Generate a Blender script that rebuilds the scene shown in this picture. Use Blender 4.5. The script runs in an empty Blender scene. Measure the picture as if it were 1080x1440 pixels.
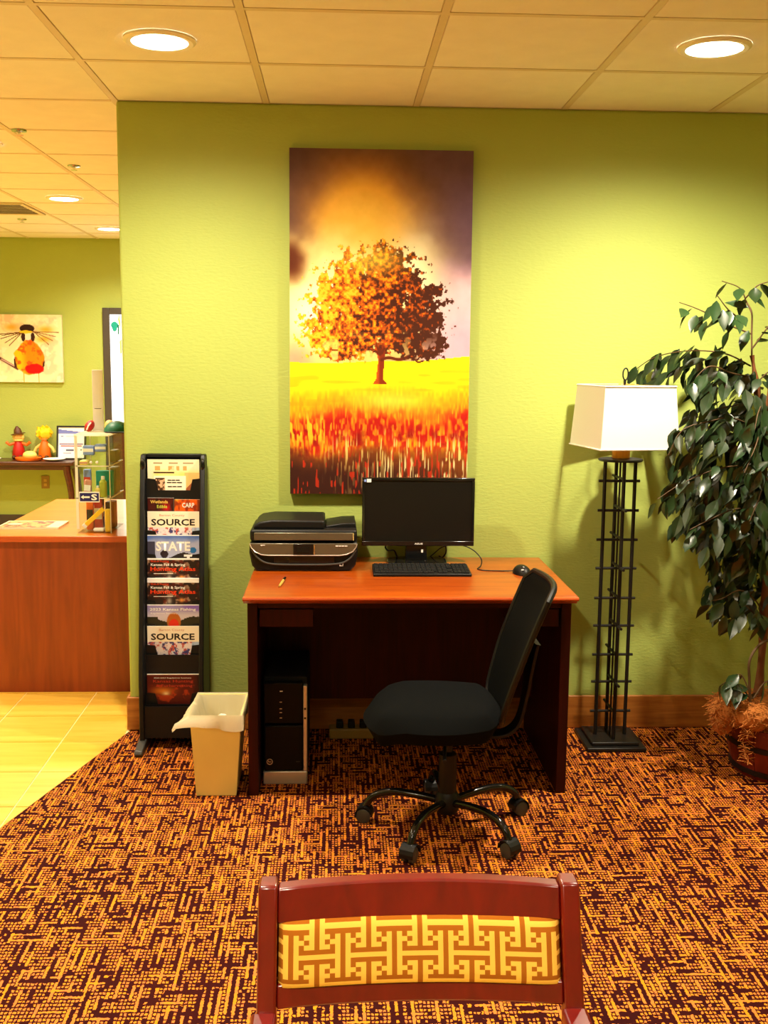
import bpy, math, random
import numpy as np
from mathutils import Vector, Matrix
PI = math.pi
random.seed(7)
rng = np.random.default_rng(11)
sc = bpy.context.scene
COL = sc.collection

# ------------------------------------------------------------------ camera, world, exposure
cam_d = bpy.data.cameras.new('camera')
cam = bpy.data.objects.new('camera', cam_d)
COL.objects.link(cam)
def _cam():
    yaw, pitch, roll = 0.04376, 0.14119, 0.00966
    cy, sy, cp, sp = math.cos(yaw), math.sin(yaw), math.cos(pitch), math.sin(pitch)
    fwd = Vector((sy*cp, cy*cp, -sp)); right = Vector((cy, -sy, 0)); up = right.cross(fwd)
    c, s = math.cos(roll), math.sin(roll)
    r2 = c*right + s*up; u2 = -s*right + c*up
    m = Matrix((r2, u2, -fwd)).transposed().to_4x4()
    m.translation = Vector((0, -4.59986, 1.61687))
    cam.matrix_world = m
_cam()
cam_d.sensor_fit = 'AUTO'; cam_d.sensor_width = 36.0
cam_d.lens = 1526.22/1440*36.0
cam_d.clip_start = 0.05; cam_d.clip_end = 60
sc.camera = cam

world = bpy.data.worlds.new('world'); sc.world = world; world.use_nodes = True
bg = world.node_tree.nodes['Background']
bg.inputs[0].default_value = (1.0, 0.9, 0.75, 1); bg.inputs[1].default_value = 0.05

vs = sc.view_settings
vs.view_transform = 'Standard'; vs.look = 'None'; vs.gamma = 1.0; vs.use_curve_mapping = False
vs.exposure = 0.42

LAMP_COL = (1.0, 0.87, 0.66)
H = 2.633                                                   # ceiling height
# ceiling cans: x, y, watts, beam angle, what it is
CANS = [(-0.58, -0.87, 135, 164, 'round recessed ceiling light over the printer side of the desk, left of the tree canvas'),
        (1.225, -0.93, 225, 164, 'round recessed ceiling light above the floor lamp and ficus'),
        (-1.79, 2.80, 220, 150, 'small recessed ceiling light midway along the lobby ceiling'),
        (-1.846, 4.50, 110, 150, 'small recessed ceiling light at the far end of the lobby ceiling beside the green wall'),
        (-2.4, -0.9, 105, 120, 'recessed ceiling light above the tiled floor before the reception counter'),
        (3.0, -0.9, 20, 120, 'recessed ceiling light in the corner beyond the ficus'),
        (-0.58, -2.9, 120, 84, 'recessed ceiling light above the wooden chair, on its left side'),
        (1.225, -2.9, 75, 84, 'recessed ceiling light above the wooden chair, on its right side'),
        (-2.4, -2.9, 90, 100, 'recessed ceiling light above the left edge of the carpet, behind the view'),
        (-0.58, -4.7, 215, 140, 'recessed ceiling light directly over the viewer, left one'),
        (1.225, -4.7, 105, 140, 'recessed ceiling light directly over the viewer, right one'),
        (-1.75, 0.95, 130, 150, 'recessed ceiling light above the reception counter, hidden by the wall end'),
        (-3.3, 3.4, 190, 150, 'recessed ceiling light above the lobby, left of the air vent'),
        (-3.3, 0.9, 120, 150, 'recessed ceiling light above the lobby, left of the reception counter')]

# ------------------------------------------------------------------ materials
def lin(c):
    c = np.asarray(c, float)
    return np.where(c <= 0.04045, c/12.92, ((c+0.055)/1.055)**2.4)
def srgb(r, g, b): return tuple(float(x) for x in lin(np.array([r, g, b])/255.0))
def new_mat(name):
    m = bpy.data.materials.new(name); m.use_nodes = True
    nt = m.node_tree; b = nt.nodes['Principled BSDF']
    return m, nt, b
def N(nt, t, **kw):
    n = nt.nodes.new(t)
    for k, v in kw.items(): setattr(n, k, v)
    return n
def L(nt, a, b): nt.links.new(a, b)
def math_n(nt, op, a, b=None, c=None):
    n = N(nt, 'ShaderNodeMath', operation=op)
    for i, v in enumerate((a, b, c)):
        if v is None: continue
        if isinstance(v, (int, float)): n.inputs[i].default_value = v
        else: L(nt, v, n.inputs[i])
    return n.outputs[0]
def mix_col(nt, fac, a, b):
    n = N(nt, 'ShaderNodeMix', data_type='RGBA')
    for i, v in ((0, fac), (6, a), (7, b)):
        if isinstance(v, (int, float)): n.inputs[i].default_value = v
        elif isinstance(v, tuple): n.inputs[i].default_value = (*v, 1)
        else: L(nt, v, n.inputs[i])
    return n.outputs[2]
def plain(name, col, rough=0.5, metal=0.0, spec=0.5, bump=0.0, bscale=200.0, emit=0.0, coat=0.0):
    m, nt, b = new_mat(name)
    tc = N(nt, 'ShaderNodeTexCoord')
    no = N(nt, 'ShaderNodeTexNoise'); no.inputs['Scale'].default_value = 9.0; no.inputs['Detail'].default_value = 3
    L(nt, tc.outputs['Object'], no.inputs['Vector'])
    c = mix_col(nt, no.outputs['Fac'], tuple(x*0.93 for x in col), tuple(min(1, x*1.06) for x in col))
    L(nt, c, b.inputs['Base Color'])
    b.inputs['Roughness'].default_value = rough; b.inputs['Metallic'].default_value = metal
    b.inputs['Specular IOR Level'].default_value = spec
    b.inputs['Coat Weight'].default_value = coat
    if bump:
        n2 = N(nt, 'ShaderNodeTexNoise'); n2.inputs['Scale'].default_value = bscale; n2.inputs['Detail'].default_value = 2
        L(nt, tc.outputs['Object'], n2.inputs['Vector'])
        bp = N(nt, 'ShaderNodeBump'); bp.inputs['Strength'].default_value = bump; bp.inputs['Distance'].default_value = 0.004
        L(nt, n2.outputs['Fac'], bp.inputs['Height']); L(nt, bp.outputs['Normal'], b.inputs['Normal'])
    if emit:
        b.inputs['Emission Color'].default_value = (*col, 1); b.inputs['Emission Strength'].default_value = emit
    return m
def wood(name, dark, light, axis='x', scale=1.0, rough=0.35, coat=0.3, spec=0.5):
    m, nt, b = new_mat(name)
    tc = N(nt, 'ShaderNodeTexCoord'); mp = N(nt, 'ShaderNodeMapping')
    s = {'x': (1.2, 14, 14), 'y': (14, 1.2, 14), 'z': (14, 14, 1.2)}[axis]
    mp.inputs['Scale'].default_value = tuple(v*scale for v in s)
    L(nt, tc.outputs['Object'], mp.inputs['Vector'])
    n1 = N(nt, 'ShaderNodeTexNoise'); n1.inputs['Scale'].default_value = 2.2; n1.inputs['Detail'].default_value = 6; n1.inputs['Distortion'].default_value = 1.4
    L(nt, mp.outputs['Vector'], n1.inputs['Vector'])
    n2 = N(nt, 'ShaderNodeTexNoise'); n2.inputs['Scale'].default_value = 9; n2.inputs['Detail'].default_value = 4
    L(nt, mp.outputs['Vector'], n2.inputs['Vector'])
    f = math_n(nt, 'ADD', math_n(nt, 'MULTIPLY', n1.outputs['Fac'], 0.7), math_n(nt, 'MULTIPLY', n2.outputs['Fac'], 0.3))
    r = N(nt, 'ShaderNodeValToRGB'); L(nt, f, r.inputs['Fac'])
    r.color_ramp.elements[0].position = 0.36; r.color_ramp.elements[0].color = (*dark, 1)
    r.color_ramp.elements[1].position = 0.64; r.color_ramp.elements[1].color = (*light, 1)
    L(nt, r.outputs['Color'], b.inputs['Base Color'])
    b.inputs['Roughness'].default_value = rough; b.inputs['Coat Weight'].default_value = coat; b.inputs['Coat Roughness'].default_value = 0.2
    b.inputs['Specular IOR Level'].default_value = spec
    return m
def attr_mat(name, rough=0.55, spec=0.3):
    m, nt, b = new_mat(name)
    a = N(nt, 'ShaderNodeAttribute'); a.attribute_name = 'print'
    L(nt, a.outputs['Color'], b.inputs['Base Color'])
    b.inputs['Roughness'].default_value = rough; b.inputs['Specular IOR Level'].default_value = spec
    return m
def carpet_mat():
    m, nt, b = new_mat('carpet_weave')
    tc = N(nt, 'ShaderNodeTexCoord')
    sx = N(nt, 'ShaderNodeSeparateXYZ')
    mp = N(nt, 'ShaderNodeMapping'); mp.inputs['Scale'].default_value = (1/0.0102, 1/0.0155, 1)
    wob = N(nt, 'ShaderNodeTexNoise'); wob.inputs['Scale'].default_value = 110; L(nt, tc.outputs['Object'], wob.inputs['Vector'])
    va = N(nt, 'ShaderNodeVectorMath', operation='MULTIPLY_ADD'); L(nt, wob.outputs['Color'], va.inputs[0])
    va.inputs[1].default_value = (0.010, 0.012, 0.0); L(nt, tc.outputs['Object'], va.inputs[2])
    L(nt, va.outputs[0], mp.inputs['Vector']); L(nt, mp.outputs['Vector'], sx.inputs[0])
    X, Y = sx.outputs[0], sx.outputs[1]
    fx, fy = math_n(nt, 'FLOOR', X), math_n(nt, 'FLOOR', Y)
    rx = math_n(nt, 'ABSOLUTE', math_n(nt, 'SUBTRACT', math_n(nt, 'FRACT', X), 0.5))
    ry = math_n(nt, 'ABSOLUTE', math_n(nt, 'SUBTRACT', math_n(nt, 'FRACT', Y), 0.5))
    def hash2(a, bb, seed):
        c = N(nt, 'ShaderNodeCombineXYZ'); L(nt, a, c.inputs[0]); L(nt, bb, c.inputs[1]); c.inputs[2].default_value = seed
        w = N(nt, 'ShaderNodeTexWhiteNoise', noise_dimensions='3D'); L(nt, c.outputs[0], w.inputs['Vector']); return w.outputs['Value']
    zero = math_n(nt, 'MULTIPLY', fx, 0.0)
    oddx = math_n(nt, 'FLOORED_MODULO', fx, 2.0); oddy = math_n(nt, 'FLOORED_MODULO', fy, 2.0)
    evx = math_n(nt, 'SUBTRACT', 1.0, oddx); evy = math_n(nt, 'SUBTRACT', 1.0, oddy)
    hx = hash2(fx, zero, 1.5); hy = hash2(zero, fy, 2.5)
    colrun = hash2(fx, math_n(nt, 'FLOOR', math_n(nt, 'MULTIPLY_ADD', hx, 7.3, math_n(nt, 'DIVIDE', Y, 3.5))), 3.5)
    rowrun = hash2(math_n(nt, 'FLOOR', math_n(nt, 'MULTIPLY_ADD', hy, 7.0, math_n(nt, 'DIVIDE', X, 5.0))), fy, 4.5)
    cell = hash2(fx, fy, 5.5)
    inx = math_n(nt, 'LESS_THAN', rx, 0.32); iny = math_n(nt, 'LESS_THAN', ry, 0.30)
    dot = math_n(nt, 'MULTIPLY', math_n(nt, 'MULTIPLY', inx, iny), math_n(nt, 'GREATER_THAN', cell, 0.10))
    vfill = math_n(nt, 'MULTIPLY', math_n(nt, 'LESS_THAN', rx, 0.40), math_n(nt, 'MULTIPLY', oddx, math_n(nt, 'GREATER_THAN', colrun, 0.68)))
    hfill = math_n(nt, 'MULTIPLY', math_n(nt, 'LESS_THAN', ry, 0.28), math_n(nt, 'MULTIPLY', oddy, math_n(nt, 'GREATER_THAN', rowrun, 0.82)))
    light = math_n(nt, 'MAXIMUM', dot, math_n(nt, 'MAXIMUM', vfill, hfill))
    vd = math_n(nt, 'GREATER_THAN', colrun, math_n(nt, 'MULTIPLY', evx, 0.30)); hd = math_n(nt, 'GREATER_THAN', rowrun, math_n(nt, 'MULTIPLY', evy, 0.14))
    light = math_n(nt, 'MULTIPLY', light, math_n(nt, 'MULTIPLY', vd, hd))
    orange = mix_col(nt, cell, srgb(236, 146, 24), srgb(226, 122, 60))
    big = N(nt, 'ShaderNodeTexNoise'); big.inputs['Scale'].default_value = 3.0; L(nt, tc.outputs['Object'], big.inputs['Vector'])
    c = mix_col(nt, light, srgb(38, 3, 7), orange)
    c = mix_col(nt, math_n(nt, 'MULTIPLY', big.outputs['Fac'], 0.25), c, srgb(100, 30, 12))
    L(nt, c, b.inputs['Base Color'])
    b.inputs['Roughness'].default_value = 0.95; b.inputs['Specular IOR Level'].default_value = 0.1
    bp = N(nt, 'ShaderNodeBump'); bp.inputs['Strength'].default_value = 0.5; bp.inputs['Distance'].default_value = 0.003
    L(nt, light, bp.inputs['Height']); L(nt, bp.outputs['Normal'], b.inputs['Normal'])
    return m
def wall_mat(name, a, bcol):
    m, nt, b = new_mat(name)
    tc = N(nt, 'ShaderNodeTexCoord')
    n0 = N(nt, 'ShaderNodeTexNoise'); n0.inputs['Scale'].default_value = 1.6; n0.inputs['Detail'].default_value = 4
    L(nt, tc.outputs['Object'], n0.inputs['Vector'])
    L(nt, mix_col(nt, n0.outputs['Fac'], a, bcol), b.inputs['Base Color'])
    b.inputs['Roughness'].default_value = 0.6; b.inputs['Specular IOR Level'].default_value = 0.25
    n1 = N(nt, 'ShaderNodeTexNoise'); n1.inputs['Scale'].default_value = 75; n1.inputs['Detail'].default_value = 3
    mp = N(nt, 'ShaderNodeMapping'); mp.inputs['Scale'].default_value = (0.6, 1, 1.5)
    L(nt, tc.outputs['Object'], mp.inputs['Vector']); L(nt, mp.outputs['Vector'], n1.inputs['Vector'])
    bp = N(nt, 'ShaderNodeBump'); bp.inputs['Strength'].default_value = 0.35; bp.inputs['Distance'].default_value = 0.004
    L(nt, n1.outputs['Fac'], bp.inputs['Height']); L(nt, bp.outputs['Normal'], b.inputs['Normal'])
    return m
def clear_mat(name, tint=(0.97, 0.99, 0.97), gloss=0.10):
    m = bpy.data.materials.new(name); m.use_nodes = True; nt = m.node_tree
    nt.nodes.remove(nt.nodes['Principled BSDF'])
    out = nt.nodes['Material Output']
    t = N(nt, 'ShaderNodeBsdfTransparent'); t.inputs[0].default_value = (*tint, 1)
    g = N(nt, 'ShaderNodeBsdfGlossy'); g.inputs['Roughness'].default_value = 0.08
    fr = N(nt, 'ShaderNodeLayerWeight'); fr.inputs[0].default_value = 0.25
    f = math_n(nt, 'MULTIPLY_ADD', math_n(nt, 'POWER', fr.outputs['Facing'], 4.0), 0.35, gloss*0.4)
    mx = N(nt, 'ShaderNodeMixShader'); L(nt, f, mx.inputs[0]); L(nt, t.outputs[0], mx.inputs[1]); L(nt, g.outputs[0], mx.inputs[2])
    L(nt, mx.outputs[0], out.inputs['Surface'])
    return m
def cloth_mat(name, col, transl=0.35):
    m = bpy.data.materials.new(name); m.use_nodes = True; nt = m.node_tree
    b = nt.nodes['Principled BSDF']; out = nt.nodes['Material Output']
    b.inputs['Base Color'].default_value = (*col, 1); b.inputs['Roughness'].default_value = 0.8
    tr = N(nt, 'ShaderNodeBsdfTranslucent'); tr.inputs[0].default_value = (*col, 1)
    mx = N(nt, 'ShaderNodeMixShader'); mx.inputs[0].default_value = transl
    tc = N(nt, 'ShaderNodeTexCoord'); w = N(nt, 'ShaderNodeTexNoise'); w.inputs['Scale'].default_value = 300
    L(nt, tc.outputs['Object'], w.inputs['Vector'])
    bp = N(nt, 'ShaderNodeBump'); bp.inputs['Strength'].default_value = 0.1; bp.inputs['Distance'].default_value = 0.002
    L(nt, w.outputs['Fac'], bp.inputs['Height']); L(nt, bp.outputs['Normal'], b.inputs['Normal'])
    L(nt, b.outputs[0], mx.inputs[1]); L(nt, tr.outputs[0], mx.inputs[2]); L(nt, mx.outputs[0], out.inputs['Surface'])
    return m

M = {}
M['wall'] = wall_mat('green_wall_paint', (0.39, 0.478, 0.108), (0.445, 0.533, 0.130))
M['ceil'] = plain('ceiling_tile', (0.90, 0.85, 0.78), 0.9, spec=0.1, bump=0.25, bscale=160)
M['tbar'] = plain('ceiling_grid_metal', (0.74, 0.64, 0.48), 0.6)
M['plenum'] = plain('plenum', (0.3, 0.26, 0.2), 0.9)
M['carpet'] = carpet_mat()
M['tile'] = wood('floor_tile_stone', srgb(226, 172, 52), srgb(242, 198, 86), 'x', 0.25, rough=0.3, coat=0.15)
M['grout'] = plain('grout', srgb(246, 220, 150), 0.9)
M['baseboard'] = wood('oak_baseboard', srgb(150, 86, 26), srgb(186, 118, 46), 'x', 0.8, rough=0.5, coat=0.0)
M['darkbase'] = plain('dark_baseboard', (0.05, 0.03, 0.02), 0.5)
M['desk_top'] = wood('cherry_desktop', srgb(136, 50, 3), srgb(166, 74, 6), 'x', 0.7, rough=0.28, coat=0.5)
M['desk'] = wood('cherry_desk_shaded', srgb(42, 4, 2), srgb(60, 7, 3), 'z', 0.7, rough=0.5, coat=0.0, spec=0.2)  # same cherry as the top, with the shade below it put into the colour
M['desk_edge'] = wood('cherry_edge', srgb(170, 62, 16), srgb(196, 84, 26), 'x', 0.7, rough=0.25, coat=0.5)  # lighter cherry: the bright highlight along the front edge put into the colour
M['counter'] = wood('counter_front', srgb(122, 38, 8), srgb(146, 54, 14), 'z', 0.5, rough=0.4)
M['counter_top'] = wood('counter_top', srgb(205, 102, 14), srgb(222, 122, 26), 'x', 0.5, rough=0.3, coat=0.3)
M['chairwood'] = wood('chair_cherry', srgb(98, 10, 3), srgb(116, 16, 5), 'z', 0.7, rough=0.3, coat=0.5)
M['walnut'] = wood('dark_walnut', srgb(58, 20, 8), srgb(84, 32, 12), 'x', 1, rough=0.35)
M['black'] = plain('black_plastic', (0.006, 0.006, 0.006), 0.45, spec=0.3)
M['matte'] = plain('matte_black', (0.005, 0.005, 0.005), 0.75, spec=0.3)
M['gloss'] = plain('gloss_black', (0.006, 0.006, 0.006), 0.12)
M['towerfront'] = plain('tower_front', (0.004, 0.004, 0.004), 0.4, spec=0.12)
M['screen'] = plain('screen_glass', (0.006, 0.006, 0.005), 0.35, spec=0.3)
M['mesh'] = plain('chair_mesh', (0.004, 0.0045, 0.004), 0.85, spec=0.08, bump=0.6, bscale=500)
M['seatcloth'] = plain('seat_cloth', (0.0045, 0.005, 0.005), 0.95, spec=0.05, bump=0.3, bscale=600)
M['iron'] = plain('black_iron', (0.012, 0.010, 0.009), 0.45, metal=0.3)
M['steel'] = plain('silver_plastic', (0.62, 0.58, 0.52), 0.3, metal=0.6)
M['bronze'] = plain('bronze_plastic', (0.19, 0.17, 0.12), 0.3, metal=0.7)
M['grey'] = plain('grey_plastic', (0.05, 0.048, 0.042), 0.4)
M['white'] = plain('white_paper', (0.92, 0.91, 0.88), 0.7)
M['cream'] = plain('cream_plastic', srgb(252, 234, 146), 0.45)
M['liner'] = cloth_mat('bag_liner_film', (0.85, 0.80, 0.58), 0.45)
M['tissue'] = plain('tissue', (0.9, 0.88, 0.78), 0.9)
M['shade'] = cloth_mat('shade_linen', (0.93, 0.92, 0.84), 0.2)
M['socket'] = plain('honey_wood', srgb(224, 138, 24), 0.4)
M['leaf'] = plain('ficus_leaf', (0.011, 0.028, 0.007), 0.34, spec=0.8)
M['leaf2'] = plain('ficus_leaf_bright', (0.016, 0.042, 0.012), 0.30, spec=0.6)
M['bark'] = plain('ficus_bark', srgb(118, 68, 28), 0.8, bump=0.6, bscale=60)
M['twig'] = plain('ficus_twig', srgb(80, 56, 24), 0.7)
M['moss'] = plain('straw_moss', srgb(178, 104, 36), 0.9)
M['stave'] = wood('barrel_stave', srgb(104, 24, 10), srgb(128, 36, 16), 'z', 1, rough=0.5, coat=0.0)
M['hoop'] = plain('barrel_hoop', (0.02, 0.012, 0.01), 0.5, metal=0.5)
M['print'] = attr_mat('printed_paper', 0.45, 0.4)
M['canvas'] = attr_mat('printed_canvas', 0.7, 0.2)
M['fabric'] = attr_mat('fret_fabric', 0.9, 0.1)
M['lens'] = plain('lamp_lens', (1.0, 0.93, 0.72), 0.4, emit=22)
M['trimring'] = plain('lamp_trim', (0.9, 0.85, 0.72), 0.4)
M['chrome'] = plain('chrome', (0.8, 0.8, 0.8), 0.15, metal=1.0)
M['acrylic'] = clear_mat('clear_acrylic')
M['frosted'] = cloth_mat('frosted_acrylic', (0.95, 0.94, 0.82), 0.75)
M['acrylic_edge'] = plain('acrylic_edge', (0.80, 0.80, 0.66), 0.25)
M['daylit'] = plain('daylit_pane', (1.0, 1.0, 0.98), 0.3, emit=1.3)
M['doorframe'] = plain('dark_door_frame', (0.055, 0.045, 0.035), 0.5)
M['vent'] = plain('vent_dark', (0.16, 0.12, 0.07), 0.7)
for nm, c in dict(red=(190, 20, 12), orange=(240, 110, 10), yellow=(250, 205, 20), teal=(0, 160, 150), blue=(130, 155, 225), navy=(24, 22, 100),
                  pink=(214, 150, 128), brown=(92, 50, 22), green=(10, 104, 70), ink=(14, 12, 12), wtext=(250, 248, 240), rtext=(240, 60, 14),
                  ytext=(236, 200, 90), lime=(190, 200, 70), skin=(244, 186, 110), straw=(248, 220, 120), brass=(196, 160, 70), tan=(150, 120, 50),
                  capred=(200, 60, 40)).items():
    M[nm] = plain(nm+'_paint', srgb(*c), 0.5)

# ------------------------------------------------------------------ geometry helpers
class G:
    """vertices and faces of one mesh"""
    def __init__(s): s.v = []; s.f = []
    def add(s, v, f):
        o = len(s.v); s.v += [tuple(p) for p in v]; s.f += [tuple(i+o for i in q) for q in f]; return s
    def box(s, x0, x1, y0, y1, z0, z1):
        return s.add([(x0,y0,z0),(x1,y0,z0),(x1,y1,z0),(x0,y1,z0),(x0,y0,z1),(x1,y0,z1),(x1,y1,z1),(x0,y1,z1)],
                     [(0,3,2,1),(4,5,6,7),(0,1,5,4),(1,2,6,5),(2,3,7,6),(3,0,4,7)])
    def hexa(s, p): return s.add(p, [(0,3,2,1),(4,5,6,7),(0,1,5,4),(1,2,6,5),(2,3,7,6),(3,0,4,7)])
    def prism(s, pts, axis, a, b):
        n = len(pts)
        def P(p, t): return {'x': (t, p[0], p[1]), 'y': (p[0], t, p[1]), 'z': (p[0], p[1], t)}[axis]
        v = [P(p, a) for p in pts] + [P(p, b) for p in pts]
        f = [tuple(range(n))[::-1], tuple(range(n, 2*n))] + [(i, (i+1) % n, n+(i+1) % n, n+i) for i in range(n)]
        return s.add(v, f)
    def tube(s, pts, r, n=8, closed=False):
        pts = [Vector(p) for p in pts]; m = len(pts)
        rr = r if isinstance(r, (list, tuple)) else [r]*m
        v = []; prev = None
        for i, p in enumerate(pts):
            a = pts[i-1] if (i > 0 or closed) else p; c = pts[(i+1) % m] if (i < m-1 or closed) else p
            t = (c-a).normalized()
            if prev is None: u = t.orthogonal().normalized()
            else:
                u = prev - t*prev.dot(t)
                u = u.normalized() if u.length > 1e-6 else t.orthogonal().normalized()
            prev = u; w = t.cross(u)
            for k in range(n):
                an = 2*PI*k/n; v.append(p + rr[i]*(math.cos(an)*u + math.sin(an)*w))
        f = []
        for i in range(m if closed else m-1):
            j = (i+1) % m
            for k in range(n): f.append((i*n+k, i*n+(k+1) % n, j*n+(k+1) % n, j*n+k))
        if not closed: f += [tuple(range(n))[::-1], tuple(range((m-1)*n, m*n))]
        return s.add(v, f)
    def lathe(s, prof, n, c=(0,0,0), cap=True):
        v = []; m = len(prof)
        for r, z in prof:
            for k in range(n): v.append((c[0]+r*math.cos(2*PI*k/n), c[1]+r*math.sin(2*PI*k/n), c[2]+z))
        f = [(i*n+k, i*n+(k+1) % n, (i+1)*n+(k+1) % n, (i+1)*n+k) for i in range(m-1) for k in range(n)]
        if cap: f += [tuple(range(n))[::-1], tuple(range((m-1)*n, m*n))]
        return s.add(v, f)
    def ball(s, c, r, nu=14, nv=9):
        r = r if isinstance(r, (list, tuple)) else (r, r, r)
        v = [(c[0], c[1], c[2]-r[2])]
        for j in range(1, nv):
            t = PI*j/nv
            for k in range(nu): v.append((c[0]+r[0]*math.sin(t)*math.cos(2*PI*k/nu), c[1]+r[1]*math.sin(t)*math.sin(2*PI*k/nu), c[2]-r[2]*math.cos(t)))
        v.append((c[0], c[1], c[2]+r[2])); f = []
        for k in range(nu): f.append((0, 1+(k+1) % nu, 1+k))
        for j in range(nv-2):
            for k in range(nu):
                a = 1+j*nu; f.append((a+k, a+(k+1) % nu, a+nu+(k+1) % nu, a+nu+k))
        a = 1+(nv-2)*nu
        for k in range(nu): f.append((a+k, a+(k+1) % nu, len(v)-1))
        return s.add(v, f)
    def rot(s, ang, axis, piv):
        R = Matrix.Rotation(ang, 3, axis); piv = Vector(piv)
        s.v = [tuple(R @ (Vector(p)-piv) + piv) for p in s.v]; return s

def smooth_path(pts, k=6):
    """Catmull-Rom through the points"""
    P = [Vector(p) for p in pts]; P = [2*P[0]-P[1]] + P + [2*P[-1]-P[-2]]; out = []
    for i in range(1, len(P)-2):
        a, b, c, d = P[i-1:i+3]
        for j in range(k):
            t = j/k
            out.append(0.5*((2*b)+(c-a)*t+(2*a-5*b+4*c-d)*t*t+(3*b-a-3*c+d)*t**3))
    out.append(P[-2]); return out

def root_loc(o):
    while o.parent: o = o.parent
    return o.location
def obj(name, g, mat, parent=None, bevel=0.0, seg=2, smooth=None, sub=0, label=None, kind=None, ang=38, me=None):
    """one mesh object; coordinates are given in the world and stored from the base of the thing"""
    if parent is None:
        a = np.array(g.v); loc = Vector(((a[:,0].min()+a[:,0].max())/2, (a[:,1].min()+a[:,1].max())/2, a[:,2].min()))
    else: loc = Vector(root_loc(parent))
    me = bpy.data.meshes.new(name)
    me.from_pydata([(p[0]-loc.x, p[1]-loc.y, p[2]-loc.z) for p in g.v], [], g.f)
    me.validate(); me.update()
    if mat: me.materials.append(mat)
    if smooth or (smooth is None and (bevel or sub or len(g.f) > 40)):
        me.polygons.foreach_set('use_smooth', [True]*len(me.polygons))
        if not sub: me.set_sharp_from_angle(angle=math.radians(ang))
    o = bpy.data.objects.new(name, me); COL.objects.link(o)
    if parent is None: o.location = loc
    else: o.parent = parent
    if bevel:
        b = o.modifiers.new('edge', 'BEVEL'); b.width = bevel; b.segments = seg; b.limit_method = 'ANGLE'; b.angle_limit = math.radians(35)
    if sub:
        s2 = o.modifiers.new('soft', 'SUBSURF'); s2.levels = sub; s2.render_levels = sub
    if label: o['label'] = label
    if kind: o['kind'] = kind
    return o
def tag(o, label, cat, group=None):
    o['label'] = label; o['category'] = cat
    if group: o['group'] = group
    return o
def thing(name, loc, label, cat, group=None):
    o = bpy.data.objects.new(name, None); COL.objects.link(o); o.location = loc; o.empty_display_size = 0.1
    return tag(o, label, cat, group)
def struct(name, g, mat, parent=None, **kw):
    o = obj(name, g, mat, parent, **kw)
    if parent is None: o['kind'] = 'structure'
    return o
def inst(name, me, parent, loc=(0,0,0), rot=None):
    """another piece sharing mesh data; loc in the world"""
    o = bpy.data.objects.new(name, me); COL.objects.link(o); o.parent = parent
    o.location = Vector(loc) - Vector(root_loc(parent))
    if rot is not None: o.rotation_euler = rot
    return o

# ---- flat print: a finely divided front whose colours are computed here
def value_noise(nx, ny, fx, fy, seed):
    r = np.random.default_rng(seed); gx, gy = int(math.ceil(fx))+2, int(math.ceil(fy))+2
    g = r.random((gy, gx)); x = np.linspace(0, fx, nx); y = np.linspace(0, fy, ny)
    xi = x.astype(int); yi = y.astype(int); xf = x-xi; yf = y-yi
    xf = xf*xf*(3-2*xf); yf = yf*yf*(3-2*yf)
    a = g[np.ix_(yi, xi)]; b = g[np.ix_(yi, xi+1)]; c = g[np.ix_(yi+1, xi)]; d = g[np.ix_(yi+1, xi+1)]
    return (a*(1-xf)+b*xf)*(1-yf)[:,None] + (c*(1-xf)+d*xf)*yf[:,None]
def fbm(nx, ny, fx, fy, seed, oct=4):
    t = 0; amp = 0.5; s = 0
    for o in range(oct):
        t = t + amp*value_noise(nx, ny, fx*2**o, fy*2**o, seed+o); s += amp; amp *= 0.5
    return t/s
def sstep(a, b, x):
    t = np.clip((x-a)/(b-a), 0, 1); return t*t*(3-2*t)
def lerp(a, b, t): return np.asarray(a, float)*(1-t[..., None]) + np.asarray(b, float)*t[..., None]
def over(img, col, mask): return lerp(img, np.asarray(col, float), np.clip(mask, 0, 1))
def panel(name, x0, x1, z0, z1, y, thick, nx, nz, fn, edge=(235, 230, 215), mat='print', parent=None, lay=None):
    """box whose front (towards -y) carries fn(U, V) -> sRGB 0..255; lay=(centre) turns it face up"""
    U, V = np.meshgrid((np.arange(nx)+0.5)/nx, (np.arange(nz)+0.5)/nz)
    img = fn(U, V, nx, nz)
    xs = np.linspace(x0, x1, nx+1); zs = np.linspace(z1, z0, nz+1)
    XX, ZZ = np.meshgrid(xs, zs)
    v = np.stack([XX.ravel(), np.full(XX.size, y), ZZ.ravel()], 1)
    i = np.arange(nz)[:,None]*(nx+1) + np.arange(nx)[None,:]
    f = np.stack([i, i+nx+1, i+nx+2, i+1], -1).reshape(-1, 4)
    g = G(); g.v = [tuple(p) for p in v]; g.f = [tuple(q) for q in f]
    nb = len(g.f); yb = y+thick
    g.add([(x0,y,z0),(x1,y,z0),(x1,yb,z0),(x0,yb,z0),(x0,y,z1),(x1,y,z1),(x1,yb,z1),(x0,yb,z1)],
          [(0,3,2,1),(4,5,6,7),(1,2,6,5),(2,3,7,6),(3,0,4,7)])
    if lay: g.rot(-PI/2, 'X', lay)
    o = obj(name, g, M[mat], parent, smooth=False)
    me = o.data
    cols = np.concatenate([lin(np.clip(img, 0, 255)/255.0).reshape(-1, 3), np.repeat(lin(np.array(edge)/255.0)[None], 5, 0)])
    at = me.color_attributes.new('print', 'FLOAT_COLOR', 'CORNER')
    c4 = np.ones((len(me.polygons)*4, 4), np.float32); c4[:, :3] = np.repeat(cols, 4, 0)
    at.data.foreach_set('color', c4.ravel())
    return o
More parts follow.
